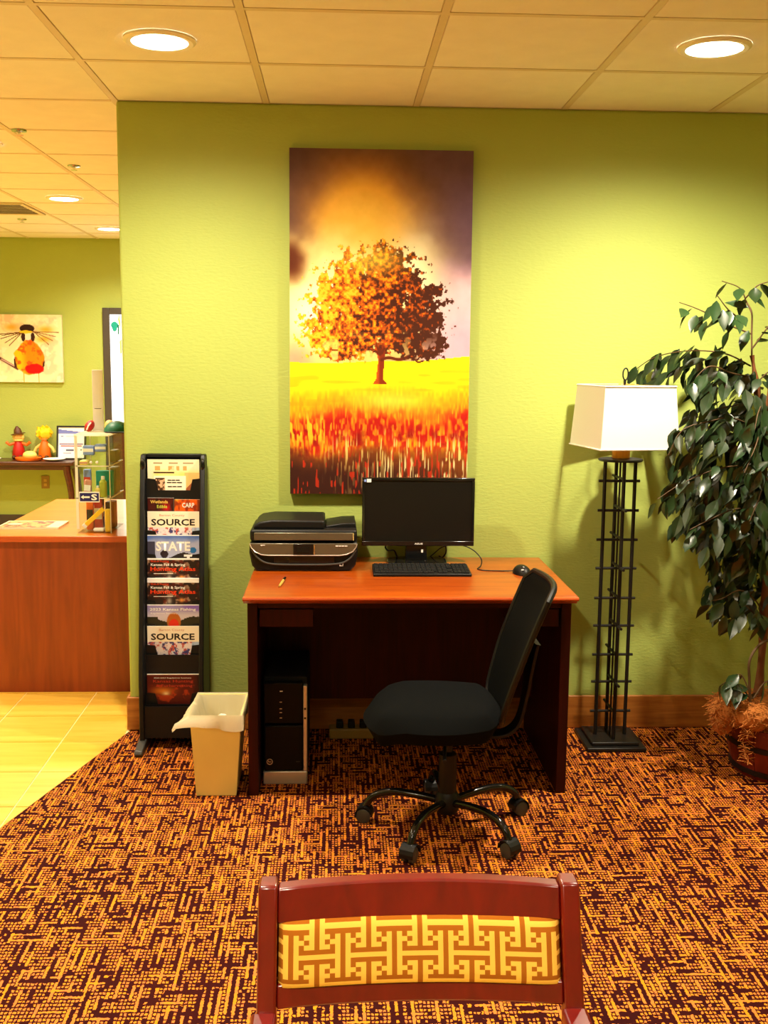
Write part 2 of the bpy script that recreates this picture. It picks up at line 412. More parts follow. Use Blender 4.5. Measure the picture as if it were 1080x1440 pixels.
def text(s, cx, cz, y, h, w, mat, parent, name='lettering', fat=0.0, flat=None):
    """lettering as thin raised shapes facing -y, fitted to height h and width w"""
    cu = bpy.data.curves.new('lettering_curve', 'FONT'); cu.body = s; cu.align_x = 'CENTER'; cu.resolution_u = 2; cu.extrude = 0.0
    cu.offset = fat
    t = bpy.data.objects.new('lettering_tmp', cu); COL.objects.link(t)
    dg = bpy.context.evaluated_depsgraph_get(); dg.update()
    me = bpy.data.meshes.new_from_object(t.evaluated_get(dg))
    bpy.data.objects.remove(t); bpy.data.curves.remove(cu)
    me.name = name
    n = len(me.vertices); a = np.zeros(n*3); me.vertices.foreach_get('co', a); a = a.reshape(-1, 3)
    mn, mx = a.min(0), a.max(0); c = (mn+mx)/2; sx = w/(mx[0]-mn[0]); sz = h/(mx[1]-mn[1])
    loc = root_loc(parent)
    q = np.stack([(a[:,0]-c[0])*sx + cx - loc.x, np.full(n, y) - loc.y, (a[:,1]-c[1])*sz + cz - loc.z], 1)
    me.vertices.foreach_set('co', q.ravel()); me.update()
    me.materials.clear(); me.materials.append(M[mat])
    o = bpy.data.objects.new(name, me); COL.objects.link(o); o.parent = parent
    return o

# ------------------------------------------------------------------ setting
XL = -0.896                                                  # free end of the green wall
XW0, XW1, YN, YF = -4.2, 3.1, -6.6, 5.33
fl = struct('floor', G().box(XW0, XW1, YN, YF, -0.10, -0.004), M['grout'])
# carpet: right of the slanting edge that starts at the wall corner
def edge_x(y): return -0.892 + (y+0.003)*(0.263/0.999)
ey = -3.6
obj('carpet', G().prism([(edge_x(0.02), 0.02), (edge_x(ey), ey), (edge_x(ey), YN), (XW1, YN), (XW1, 0.02)], 'z', -0.004, 0.0), M['carpet'], fl)
# floor tiles, cut along the carpet edge
def clip(poly, a, b, c):                                     # keep a*x+b*y <= c
    out = []
    for i, p in enumerate(poly):
        q = poly[(i+1) % len(poly)]; dp, dq = a*p[0]+b*p[1]-c, a*q[0]+b*q[1]-c
        if dp <= 0: out.append(p)
        if dp*dq < 0: t = dp/(dp-dq); out.append((p[0]+t*(q[0]-p[0]), p[1]+t*(q[1]-p[1])))
    return out
k_ = 0.263/0.999
TS = 0.334; G2 = 0.003
g0 = G().box(-TS/2+G2, TS/2-G2, -TS/2+G2, TS/2-G2, -0.004, -0.0015)
tile_me = bpy.data.meshes.new('floor_tile'); tile_me.from_pydata(g0.v, [], g0.f); tile_me.materials.append(M['tile'])
for i in range(-8, 6):
    for j in range(-7, 16):
        x0 = -1.160 + TS*i; y0 = 0.185 + TS*j
        if x0 < XW0-0.2 or x0 > 0.6 or (y0 < 0.0 and x0 < -2.6) : continue
        poly = [(x0+G2, y0+G2), (x0+TS-G2, y0+G2), (x0+TS-G2, y0+TS-G2), (x0+G2, y0+TS-G2)]
        y1 = y0+TS
        if y0 > 0.16:
            if y1 > YF: poly = clip(poly, 0, 1, YF)
            if x0 < XW0: poly = clip(poly, -1, 0, -XW0)
        else:
            c0 = -0.892 + 0.003*k_ - 0.004
            poly = clip(poly, 1, -k_, c0)
            if y1 > 0 and x0+TS > XL: poly = clip(poly, 1, 0, XL-0.016) if poly else poly
        if len(poly) < 3: continue
        if len(poly) == 4 and abs(poly[0][0]-x0-G2) < 1e-6 and abs(poly[2][0]-x0-TS+G2) < 1e-6 and abs(poly[2][1]-y0-TS+G2) < 1e-6 and abs(poly[0][1]-y0-G2) < 1e-6:
            inst('floor_tile', tile_me, fl, (x0+TS/2, y0+TS/2, 0))
        else:
            obj('floor_tile', G().prism(poly, 'z', -0.004, -0.0015), M['tile'], fl)
# ceiling: slab, grid bars, tiles laid in the grid
ce = struct('ceiling', G().box(XW0, XW1, YN, YF, H+0.03, H+0.10), M['plenum'])
S = 0.6096; gx0, gy0 = -0.2921, 0.0187
xs = [gx0+S*k for k in range(-7, 7) if XW0 < gx0+S*k < XW1]; ys = [gy0+S*k for k in range(-12, 10) if YN < gy0+S*k < YF]
for x in xs: obj('grid_bar', G().box(x-0.012, x+0.012, YN, YF, H-0.001, H+0.03), M['tbar'], ce)
for y in ys: obj('grid_bar', G().box(XW0, XW1, y-0.012, y+0.012, H-0.0005, H+0.029), M['tbar'], ce)
ex = [XW0]+xs+[XW1]; ey2 = [YN]+ys+[YF]
tcache = {}
for i in range(len(ex)-1):
    for j in range(len(ey2)-1):
        w, d = ex[i+1]-ex[i], ey2[j+1]-ey2[j]
        key = (round(w, 4), round(d, 4))
        if key not in tcache:
            a, b = w/2-0.008, d/2-0.008
            g = G().hexa([(-a+.008,-b+.008,0.004),(a-.008,-b+.008,0.004),(a-.008,b-.008,0.004),(-a+.008,b-.008,0.004),(-a,-b,0.014),(a,-b,0.014),(a,b,0.014),(-a,b,0.014)])
            g.f = [(0,3,2,1),(4,5,6,7),(0,1,5,4),(1,2,6,5),(2,3,7,6),(3,0,4,7)]
            me = bpy.data.meshes.new('ceiling_tile'); me.from_pydata(g.v, [], g.f); me.materials.append(M['ceil']); tcache[key] = me
        inst('ceiling_tile', tcache[key], ce, ((ex[i]+ex[i+1])/2, (ey2[j]+ey2[j+1])/2, H-0.003))
# walls
struct('wall_front', G().box(XL, XW1, 0.0, 0.16, -0.012, H), M['wall'], bevel=0.012, seg=3)
struct('wall_back', G().box(XW0, XW1, YF, YF+0.1, -0.012, H+0.03), M['wall'])
struct('wall_left', G().box(XW0-0.1, XW0, YN, YF, -0.012, H+0.03), M['wall'])
struct('wall_right', G().box(XW1, XW1+0.1, YN, YF, -0.012, H+0.03), M['wall'])
struct('wall_near', G().box(XW0, XW1, YN-0.1, YN, -0.012, H+0.03), M['wall'])
struct('baseboard_front', G().box(XL-0.013, XW1, -0.014, 0.0, 0.0, 0.149), M['baseboard'], bevel=0.005)
struct('baseboard_end', G().box(XL-0.013, XL, 0.0, 0.16, -0.0015, 0.149), M['baseboard'], bevel=0.004)
struct('baseboard_back', G().box(XW0, -2.10, YF-0.014, YF, -0.0015, 0.17), M['darkbase'])
# glazed door in the far wall
dx0, dx1 = -2.088, -1.10
dr = struct('door_1', G().box(dx0, dx0+0.062, YF-0.05, YF, 0, 2.033).box(dx1-0.062, dx1, YF-0.05, YF, 0, 2.033).box(dx0+0.062, dx1-0.062, YF-0.05, YF, 1.975, 2.033), M['doorframe'], bevel=0.004)
obj('pane', G().box(dx0+0.062, dx1-0.062, YF-0.03, YF-0.01, 1.00, 1.975), M['daylit'], dr)
obj('lower_panel', G().box(dx0+0.062, dx1-0.062, YF-0.035, YF-0.01, 0.0, 1.00), M['walnut'], dr, label='dark lower panel')
gb = G().prism([(-1.985+0.030*math.cos(a)*(1+0.25*math.sin(3*a)), 1.870+0.045*math.sin(a)) for a in np.linspace(0, 2*PI, 14)[:-1]], 'y', YF-0.032, YF-0.0305)
obj('decal', gb, M['teal'], dr, label='teal splash decal on the glass')
obj('decal', G().box(-1.958, -1.946, YF-0.032, YF-0.0305, 1.80, 1.885), M['green'], dr)
obj('decal', G().prism([(-1.955, 1.93), (-1.943, 1.98), (-1.930, 1.90), (-1.938, 1.85)], 'y', YF-0.032, YF-0.0305), M['straw'], dr)
obj('decal', G().prism([(-1.945, 1.74), (-1.925, 1.76), (-1.925, 1.64), (-1.94, 1.62)], 'y', YF-0.032, YF-0.0305), M['straw'], dr)
obj('decal', G().box(-2.012, -1.935, YF-0.032, YF-0.0305, 1.768, 1.776), M['blue'], dr)

# ------------------------------------------------------------------ recessed ceiling lamps
def can(x, y, watts, beam, label):
    t = thing('recessed_light', (x, y, H-0.012), label, 'ceiling light', 'recessed ceiling lights')
    obj('trim_ring', G().lathe([(0.118, 0.012), (0.118, 0.006), (0.108, 0.0), (0.092, 0.002), (0.090, 0.012)], 28, (x, y, H-0.013), cap=False), M['trimring'], t)
    obj('lens', G().lathe([(0.0905, 0.010), (0.0905, 0.007), (0.06, 0.003), (0.001, 0.001)], 24, (x, y, H-0.013)), M['lens'], t)
    ld = bpy.data.lights.new('lamp_light', 'SPOT'); ld.energy = watts; ld.color = LAMP_COL
    ld.spot_size = math.radians(beam); ld.spot_blend = 1.0 if beam > 100 else 0.7; ld.shadow_soft_size = 0.05
    lo = bpy.data.objects.new('lamp_light', ld); COL.objects.link(lo); lo.parent = t; lo.location = (0, 0, -0.03)
for c_ in CANS: can(*c_)

# ------------------------------------------------------------------ canvas picture of a tree
def tree_print(U, V, nx, ny):
    n1 = fbm(nx, ny, 4, 8, 1); n2 = fbm(nx, ny, 22, 40, 5); n3 = fbm(nx, ny, 60, 110, 9, 3)
    A = (U-0.5); w = (n1-0.5)
    # sky
    img = np.zeros(U.shape+(3,)) + np.array([84, 58, 64.])
    img = over(img, (104, 76, 94), sstep(0.55, 0.95, U+w*0.4))
    glow = np.exp(-(((U-0.40+w*0.12)/0.30)**2 + ((V-0.205)/0.165)**2)*1.15)
    img = over(img, (236, 168, 62), np.clip(glow*1.5, 0, 1))
    img = over(img, (255, 208, 80), np.clip((glow-0.35)*1.3, 0, 1))
    img = over(img, (252, 222, 120), sstep(0.20, 0.34, V+w*0.15)*sstep(0.98, 0.55, U+w*0.5)*0.9)
    img = over(img, (226, 186, 196), sstep(0.27, 0.40, V+w*0.12)*sstep(0.62, 0.85, U))
    img = over(img, (214, 160, 186), sstep(0.42, 0.55, V)*sstep(0.75, 0.95, U)*0.7)
    img = over(img, (255, 250, 190), np.exp(-(((U-0.22)/0.22)**2+((V-0.39+w*0.1)/0.10)**2))*0.95)
    img = over(img, (255, 252, 205), np.exp(-(((U-0.68)/0.14)**2+((V-0.34+w*0.1)/0.13)**2))*0.95)
    img = over(img, (255, 250, 225), np.exp(-(((U-0.12)/0.16)**2+((V-0.48)/0.08)**2))*0.9)
    img = over(img, (96, 44, 20), sstep(0.12, 0.02, np.hypot(U*1.0, (V-0.315)*1.5)+w*0.09))
    img = over(img, (205, 150, 130), sstep(0.16, 0.0, np.hypot(U-0.02, (V-0.60)*1.7)+w*0.06)*0.8)
    img = img + ((n2-0.5)*14)[..., None]
    # field
    hor = 0.608 - 0.022*sstep(0.55, 1.0, U) + 0.004*np.sin(U*9)
    fld = np.zeros_like(img) + np.array([250, 226, 14.])
    st = value_noise(nx, ny, 90, 60, 21); st2 = value_noise(nx, ny, 150, 46, 22); st3 = value_noise(nx, ny, 8, 90, 23)
    fld = over(fld, (226, 176, 10), sstep(0.55, 0.8, st3)*sstep(0.6, 0.64, V)*0.7)
    fld = over(fld, (236, 150, 14), sstep(0.665, 0.71, V+w*0.05)*(0.35+0.65*st))
    fld = over(fld, (250, 226, 70), np.exp(-(((U-0.55)/0.2)**2+((V-0.725)/0.03)**2))*0.8)
    fld = over(fld, (206, 78, 16), sstep(0.70, 0.775, V+w*0.10)*(0.25+0.75*st2))
    fld = over(fld, (176, 22, 8), sstep(0.735, 0.79, V+w*0.16)*sstep(0.92, 0.82, V+w*0.1)*sstep(0.32, 0.6, st))
    fld = over(fld, (120, 12, 6), sstep(0.76, 0.84, V)*sstep(0.5, 0.8, n2)*0.7)
    fld = over(fld, (104, 50, 16), sstep(0.85, 0.90, V+w*0.1)*0.75)
    dk = sstep(0.86, 0.97, V + 0.07*(0.45-U) + w*0.12)
    fld = over(fld, (56, 22, 10), dk)
    blades = sstep(0.62, 0.78, value_noise(nx, ny, 150, 26, 31))*sstep(0.79, 0.87, V+w*0.05)
    fld = over(fld, (240, 220, 130), blades*sstep(0.12, 0.3, U)*(1-0.75*dk)*0.85)
    bl2 = sstep(0.66, 0.8, value_noise(nx, ny, 160, 22, 32))*sstep(0.86, 0.91, V)
    fld = over(fld, (246, 226, 160), bl2*sstep(0.32, 0.5, U)*0.85)
    fld = over(fld, (226, 196, 40), sstep(0.6, 0.75, value_noise(nx, ny, 100, 30, 33))*sstep(0.74, 0.78, V)*sstep(0.5, 0.1, U)*sstep(0.9, 0.82, V)*0.9)
    fld = over(fld, (196, 44, 16), sstep(0.72, 0.8, value_noise(nx, ny, 95, 34, 34))*sstep(0.86, 0.9, V)*0.8)
    img = np.where((V > hor)[..., None], fld, img)
    # tree: trunk and limbs
    tw = 0.018 + 0.02*sstep(0.645, 0.672, V)**2 + 0.012*sstep(0.60, 0.565, V)
    tr = (np.abs(U-0.503+0.004*np.sin(V*60)) < tw) & (V > 0.55) & (V < 0.672)
    img = over(img, (128, 42, 6), tr*1.0); img = over(img, (212, 92, 10), tr*sstep(0.505, 0.485, U)*(0.4+0.6*n3))
    for (u0, v0, u1, v1, wd) in [(0.5,0.585,0.32,0.545,.007),(0.5,0.58,0.40,0.50,.008),(0.51,0.58,0.60,0.52,.008),(0.51,0.60,0.66,0.592,.008),(0.66,0.592,0.80,0.565,.006),
                                 (0.66,0.595,0.74,0.605,.005),(0.5,0.57,0.52,0.44,.007),(0.60,0.52,0.78,0.44,.005),(0.40,0.5,0.3,0.45,.005),(0.74,0.45,0.82,0.40,.004),(0.36,0.555,0.22,0.575,.005)]:
        du, dv = u1-u0, (v1-v0)*1.9; px = (U-u0); py = (V-v0)*1.9
        t = np.clip((px*du+py*dv)/(du*du+dv*dv), 0, 1); dd = np.hypot(px-t*du, py-t*dv+0.008*np.sin(t*7))
        img = over(img, (96, 34, 8), sstep(wd*1.5, wd*0.7, dd))
    # crown: clumps
    d = np.full(U.shape, 9.0)
    for (u, v, a, b) in [(.48,.325,.16,.05),(.40,.37,.20,.06),(.58,.37,.14,.05),(.33,.42,.19,.055),(.52,.43,.22,.07),(.66,.375,.08,.025),(.80,.395,.055,.022),(.70,.44,.13,.045),
                         (.24,.49,.15,.045),(.40,.49,.22,.06),(.62,.49,.18,.05),(.77,.49,.08,.035),(.22,.545,.13,.03),(.36,.55,.16,.035),(.66,.545,.16,.035),(.80,.545,.075,.03),(.17,.53,.08,.03),
                         (.26,.58,.12,.018),(.73,.58,.10,.018)]:
        d = np.minimum(d, np.hypot((U-u)/a, (V-v)/b))
    cm = d*0.97 + (n2-0.5)*1.2 + (n3-0.5)*1.5
    crown = sstep(1.12, 0.98, cm)
    gaps = sstep(0.60, 0.66, fbm(nx, ny, 20, 36, 41, 3))*sstep(0.50, 0.60, V)
    crown = crown*(1-gaps*0.85)
    tone = fbm(nx, ny, 62, 112, 51, 3)
    lit = np.clip(0.46-(U-0.42)*1.7-(V-0.45)*1.0+(tone-0.5)*1.9, 0, 1)
    cc = lerp((70, 30, 12), (196, 82, 10), sstep(0.05, 0.5, lit)); cc = over(cc, (244, 160, 16), sstep(0.45, 0.8, lit)); cc = over(cc, (255, 216, 60), sstep(0.86, 1.1, lit))
    img = img*(1-crown[..., None]) + cc*crown[..., None]
    img = over(img, (255, 236, 90), crown*np.exp(-(((U-0.45)/0.18)**2+((V-0.31)/0.04)**2))*0.55)
    return img
cv = panel('canvas_print', -0.198, 0.552, 1.044, 2.455, -0.032, 0.030, 210, 396, tree_print, edge=(70, 40, 40), mat='canvas')
tag(cv, 'tall canvas print of an orange autumn tree in a yellow field on the green wall', 'picture')

# ------------------------------------------------------------------ desk
DT = 0.768
dk = thing('desk', (0.27, -0.38, 0), 'cherry wood desk with overhanging top carrying the printer and monitor', 'desk')
prof = [(-0.775, DT), (-0.788, DT-0.004), (-0.792, DT-0.012), (-0.780, DT-0.020), (-0.770, DT-0.030), (-0.01, DT-0.030), (-0.01, DT)]
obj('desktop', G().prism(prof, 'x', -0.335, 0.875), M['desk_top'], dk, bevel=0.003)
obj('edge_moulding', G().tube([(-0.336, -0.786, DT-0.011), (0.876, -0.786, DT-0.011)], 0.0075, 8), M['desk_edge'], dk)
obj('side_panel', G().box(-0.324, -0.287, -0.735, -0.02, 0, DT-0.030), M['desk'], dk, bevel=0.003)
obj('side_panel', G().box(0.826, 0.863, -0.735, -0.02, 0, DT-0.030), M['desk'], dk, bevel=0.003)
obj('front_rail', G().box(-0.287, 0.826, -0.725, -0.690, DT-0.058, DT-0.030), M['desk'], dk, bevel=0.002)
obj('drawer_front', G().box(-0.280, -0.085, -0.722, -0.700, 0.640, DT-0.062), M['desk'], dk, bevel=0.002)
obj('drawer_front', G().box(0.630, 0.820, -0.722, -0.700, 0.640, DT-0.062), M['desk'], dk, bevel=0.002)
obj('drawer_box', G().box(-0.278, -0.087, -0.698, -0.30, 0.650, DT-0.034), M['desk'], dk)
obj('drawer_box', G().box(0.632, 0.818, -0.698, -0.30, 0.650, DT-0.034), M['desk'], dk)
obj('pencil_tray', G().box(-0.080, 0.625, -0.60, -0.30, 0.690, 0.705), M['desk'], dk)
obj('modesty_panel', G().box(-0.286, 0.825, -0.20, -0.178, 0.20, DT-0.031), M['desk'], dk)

# ------------------------------------------------------------------ printer
PY = -0.335
pr = thing('printer', (-0.13, -0.18, DT), 'black and bronze all-in-one printer with a paper feeder lid on the desk', 'printer')
lowp = [(-0.318, DT), (0.052, DT), (0.075, DT+0.022), (0.084, DT+0.075), (0.082, DT+0.118), (-0.346, DT+0.118), (-0.349, DT+0.075), (-0.338, DT+0.022)]
obj('body', G().prism(lowp, 'y', PY+0.012, -0.03), M['black'], pr, bevel=0.006)
pan = [(-0.344, DT+0.112)] + [(-0.344+0.40*0+0.052*(1-math.cos(a)), DT+0.066+0.046*(1-math.sin(a))) for a in np.linspace(0.1, PI/2, 7)]
pan = [(-0.345, DT+0.114), (-0.340, DT+0.098), (-0.325, DT+0.080), (-0.300, DT+0.069), (-0.27, DT+0.066), (0.010, DT+0.066), (0.040, DT+0.070), (0.064, DT+0.082), (0.077, DT+0.100), (0.081, DT+0.114)]
obj('control_panel', G().prism(pan, 'y', PY, PY+0.014), M['bronze'], pr, bevel=0.002)
rim = [(x, PY-0.001, z) for x, z in pan]
obj('panel_rim', G().tube(rim, 0.0022, 6), M['steel'], pr)
obj('screen_bezel', G().box(-0.173, -0.092, PY-0.003, PY+0.002, DT+0.068, DT+0.113), M['gloss'], pr, bevel=0.002)
obj('screen', G().box(-0.158, -0.110, PY-0.004, PY-0.002, DT+0.079, DT+0.102), M['screen'], pr)
obj('chrome_bar', G().box(-0.092, -0.087, PY-0.003, PY+0.002, DT+0.070, DT+0.110), M['chrome'], pr)
obj('paper_slot', G().box(-0.250, -0.010, PY+0.004, PY+0.013, DT+0.030, DT+0.060), M['gloss'], pr)
tray = smooth_path([(-0.338, PY+0.006, DT+0.088), (-0.31, PY+0.002, DT+0.052), (-0.26, PY-0.002, DT+0.032), (-0.13, PY-0.004, DT+0.029), (0.0, PY-0.002, DT+0.032), (0.05, PY+0.002, DT+0.052), (0.076, PY+0.006, DT+0.088)], 5)
obj('tray_lip', G().tube(tray, 0.004, 8), M['grey'], pr)
obj('scanner_lid', G().box(-0.345, 0.080, PY+0.006, -0.035, DT+0.122, DT+0.168), M['black'], pr, bevel=0.010, seg=3)
obj('lid_front', G().box(-0.328, 0.066, PY+0.001, PY+0.009, DT+0.127, DT+0.157), M['bronze'], pr, bevel=0.002)
obj('lid_glint', G().box(0.063, 0.068, PY-0.001, PY+0.004, DT+0.127, DT+0.157), M['chrome'], pr)
adf = [(-0.335, DT+0.166), (-0.331, DT+0.182), (-0.31, DT+0.196), (-0.26, DT+0.204), (-0.05, DT+0.202), (-0.048, DT+0.166)]
obj('paper_feeder', G().prism(adf, 'y', PY+0.03, -0.05), M['black'], pr, bevel=0.010, seg=3)
obj('feeder_tray', G().prism([(-0.047, DT+0.166), (-0.047, DT+0.173), (0.02, DT+0.184), (0.074, DT+0.186), (0.077, DT+0.166)], 'y', -0.26, -0.05), M['black'], pr, bevel=0.004)
obj('lettering', G().box(-0.303, -0.285, PY-0.0015, PY, DT+0.106, DT+0.109).box(-0.300, -0.297, PY-0.0015, PY, DT+0.103, DT+0.106), M['wtext'], pr)
bars = G()
for k, (a, b) in enumerate([(-0.005, 0.006), (0.008, 0.017), (0.019, 0.029), (0.031, 0.042)]): bars.box(a, b, PY-0.0015, PY, DT+0.1025, DT+0.1065)
obj('lettering', bars, M['wtext'], pr)
sq = G().box(0.011, 0.026, PY+0.010, PY+0.012, DT+0.033, DT+0.0355).box(0.011, 0.026, PY+0.010, PY+0.012, DT+0.021, DT+0.0235).box(0.011, 0.0135, PY+0.010, PY+0.012, DT+0.0235, DT+0.033).box(0.0235, 0.026, PY+0.010, PY+0.012, DT+0.0235, DT+0.033)
obj('emblem', sq, M['wtext'], pr)

# ------------------------------------------------------------------ monitor
MY = -0.155
mo = thing('monitor', (0.335, -0.15, DT), 'black flat screen monitor standing on the desk behind the keyboard', 'monitor')
mx0, mx1, mz0, mz1 = 0.104, 0.571, 0.842, 1.127
fr = G().box(mx0, mx1, MY, MY+0.03, mz0, mz0+0.020).box(mx0, mx1, MY, MY+0.03, mz1-0.012, mz1).box(mx0, mx0+0.012, MY, MY+0.03, mz0+0.02, mz1-0.012).box(mx1-0.012, mx1, MY, MY+0.03, mz0+0.02, mz1-0.012)
obj('bezel', fr, M['gloss'], mo, bevel=0.002)
obj('screen', G().box(mx0+0.011, mx1-0.011, MY+0.004, MY+0.012, mz0+0.019, mz1-0.011), M['screen'], mo)
obj('rear_cover', G().box(mx0+0.004, mx1-0.004, MY+0.012, MY+0.045, mz0+0.004, mz1-0.004).box(mx0+0.12, mx1-0.12, MY+0.045, MY+0.065, mz0+0.05, mz1-0.08), M['black'], mo, bevel=0.006)
obj('stand_neck', G().hexa([(0.285, MY+0.01, DT+0.01), (0.378, MY+0.01, DT+0.01), (0.378, MY+0.05, DT+0.01), (0.285, MY+0.05, DT+0.01), (0.290, MY+0.012, mz0+0.03), (0.373, MY+0.012, mz0+0.03), (0.373, MY+0.045, mz0+0.03), (0.290, MY+0.045, mz0+0.03)]), M['gloss'], mo, bevel=0.003)
obj('stand_base', G().prism([(0.335+0.125*math.copysign(abs(math.cos(a))**0.6, math.cos(a)), -0.14+0.088*math.copysign(abs(math.sin(a))**0.6, math.sin(a))) for a in np.linspace(0, 2*PI, 33)[:-1]], 'z', DT, DT+0.012), M['gloss'], mo, bevel=0.003)
obj('sticker', G().box(0.112, 0.121, MY-0.001, MY, mz1-0.017, mz1-0.007), M['blue'], mo, label='small blue square of the corner sticker')
obj('sticker', G().box(0.123, 0.141, MY-0.001, MY, mz1-0.019, mz1-0.005), M['white'], mo, label='small white square of the corner sticker')
text('ASUS', 0.340, mz0+0.0095, MY-0.0006, 0.0065, 0.034, 'wtext', mo, 'lettering', 0.03)
obj('stand_sticker', G().box(0.352, 0.360, MY+0.0080, MY+0.0105, DT+0.045, DT+0.058), M['white'], mo)
obj('cable', G().tube(smooth_path([(0.212, -0.10, 0.86), (0.204, -0.10, 0.83), (0.215, -0.11, 0.815), (0.240, -0.11, 0.815), (0.252, -0.09, 0.79), (0.255, -0.05, 0.774), (0.26, -0.015, 0.774)]), 0.0032, 7), M['black'], mo)
obj('cable', G().tube(smooth_path([(0.452, -0.10, 0.86), (0.460, -0.10, 0.83), (0.462, -0.08, 0.80), (0.45, -0.05, 0.774), (0.44, -0.015, 0.774)]), 0.0032, 7), M['black'], mo)

# ------------------------------------------------------------------ keyboard, mouse, pen
kb = thing('keyboard', (0.335, -0.34, DT), 'black slim keyboard on the desk in front of the monitor', 'keyboard')
kpts = lambda z0, z1a, z1b, x0, x1: [(x0, -0.435, z0), (x1, -0.435, z0), (x1, -0.265, z0), (x0, -0.265, z0), (x0, -0.435, z1a), (x1, -0.435, z1a), (x1, -0.265, z1b), (x0, -0.265, z1b)]
obj('case', G().hexa(kpts(DT, DT+0.012, DT+0.020, 0.143, 0.530)), M['black'], kb, bevel=0.003)
kg = G()
for r in range(6):
    yy = -0.428 + r*0.0265; zz = DT+0.0122 + r*0.00125
    if r == 0: keys = [(0.150, .022), (0.174, .018), (0.194, .018), (0.214, .105), (0.321, .018), (0.341, .018), (0.361, .022)]
    else: keys = [(0.150+k*0.0188, 0.0165) for k in range(13)]
    keys += [(0.400+k*0.0195, 0.0165) for k in range(2 if r in (0, 2) else 3)] + [(0.462+k*0.0155, 0.0135) for k in range(4)]
    for x, w in keys: kg.box(x, x+w, yy, yy+0.0225, zz, zz+0.005)
ko = obj('keys', kg, M['matte'], kb, smooth=False, kind='stuff')
ms = thing('mouse', (0.738, -0.375, DT), 'black computer mouse with a looped cord at the right end of the desk', 'mouse')
g = G().ball((0.738, -0.375, DT+0.002), (0.033, 0.055, 0.036), 18, 10)
g.v = [(x, y, max(z, DT)) for x, y, z in g.v]; g.rot(0.25, 'Z', (0.738, -0.375, DT))
obj('shell', g, M['black'], ms)
obj('scroll_wheel', G().tube([(0.735, -0.405, DT+0.030), (0.741, -0.405, DT+0.030)], 0.007, 10), M['grey'], ms)
obj('logo_mark', G().ball((0.733, -0.418, DT+0.0245), (0.006, 0.004, 0.002), 8, 5), M['wtext'], ms)
obj('cord', G().tube(smooth_path([(0.712, -0.345, 0.775), (0.66, -0.325, 0.7705), (0.60, -0.315, 0.7705), (0.572, -0.285, 0.7705), (0.592, -0.235, 0.775), (0.598, -0.19, 0.795), (0.565, -0.16, 0.828), (0.51, -0.14, 0.845), (0.45, -0.09, 0.828), (0.41, -0.06, 0.790), (0.39, -0.04, 0.7705), (0.385, -0.012, 0.772)]), 0.0024, 7), M['black'], ms)
pe = thing('pen', (-0.206, -0.575, DT), 'short brass coloured pen lying on the desk in front of the printer', 'pen')
obj('barrel', G().tube([(-0.213, -0.635, DT+0.005), (-0.207, -0.57, DT+0.005), (-0.2035, -0.53, DT+0.005)], [0.0035, 0.005, 0.005], 10), M['brass'], pe)
obj('cap', G().tube([(-0.2035, -0.53, DT+0.0055), (-0.199, -0.487, DT+0.0055)], 0.0055, 10), M['chrome'], pe)

# ------------------------------------------------------------------ computer tower
tw = thing('computer_tower', (-0.194, -0.42, 0), 'black desktop computer tower with silver trim standing under the desk', 'computer')
TY = -0.625
obj('case', G().box(-0.277, -0.110, TY+0.03, -0.22, 0.004, 0.415), M['matte'], tw, bevel=0.006)
obj('foot_trim', G().box(-0.277, -0.110, TY-0.006, TY+0.06, 0.0, 0.052), M['steel'], tw, bevel=0.004, label='silver strip across the foot of the front')
obj('side_trim', G().box(-0.125, -0.110, TY-0.004, TY+0.03, 0.052, 0.388), M['steel'], tw, bevel=0.003, label='silver upright strip')
obj('front_door', G().box(-0.274, -0.126, TY-0.008, TY+0.03, 0.054, 0.235), M['towerfront'], tw, bevel=0.006)
obj('front_bezel', G().box(-0.274, -0.126, TY-0.004, TY+0.03, 0.240, 0.400), M['towerfront'], tw, bevel=0.004)
for z in (0.262, 0.283, 0.298, 0.324): obj('drive_button', G().box(-0.214, -0.205, TY-0.006, TY-0.003, z, z+0.0025), M['steel'], tw)
obj('status_light', G().box(-0.213, -0.202, TY-0.006, TY-0.003, 0.366, 0.3695), M['wtext'], tw)
obj('port', G().box(-0.122, -0.114, TY-0.006, TY-0.003, 0.295, 0.302), M['ink'], tw)
obj('port', G().box(-0.122, -0.114, TY-0.006, TY-0.003, 0.258, 0.265), M['ink'], tw)
obj('emblem', G().tube([(-0.252+0.0105*math.cos(a), TY-0.009, 0.092+0.0105*math.sin(a)) for a in np.linspace(0, 2*PI, 21)[:-1]], 0.0016, 6, True), M['steel'], tw)
text('hp', -0.252, 0.092, TY-0.0092, 0.010, 0.011, 'steel', tw, 'lettering')
obj('lettering', G().box(-0.153, -0.137, TY-0.0092, TY-0.0085, 0.091, 0.0925), M['grey'], tw)

ps = thing('power_strip', (0.06, -0.06, 0), 'tan power strip lying by the wall in the shadow under the desk', 'power strip')
obj('body', G().box(-0.03, 0.16, -0.14, -0.07, 0.0, 0.045), M['tan'], ps, bevel=0.006)
for k in range(3): obj('plug', G().box(0.0+k*0.05, 0.03+k*0.05, -0.13, -0.09, 0.045, 0.075), M['black'], ps, bevel=0.004)
cb = G()
for k in range(5):
    p = [(0.19+0.03*k, -0.11, 0.02)] + [(0.18+random.uniform(0.0, 0.22), random.uniform(-0.15, -0.05), random.uniform(0.01, 0.14)) for _ in range(5)] + [(random.uniform(-0.05, 0.4), -0.05, 0.01)]
    cb.tube(smooth_path(p, 5), 0.004, 6)
tag(obj('tangled_cables', cb, M['black']), 'tangle of black cables around the power strip under the desk', 'cable')

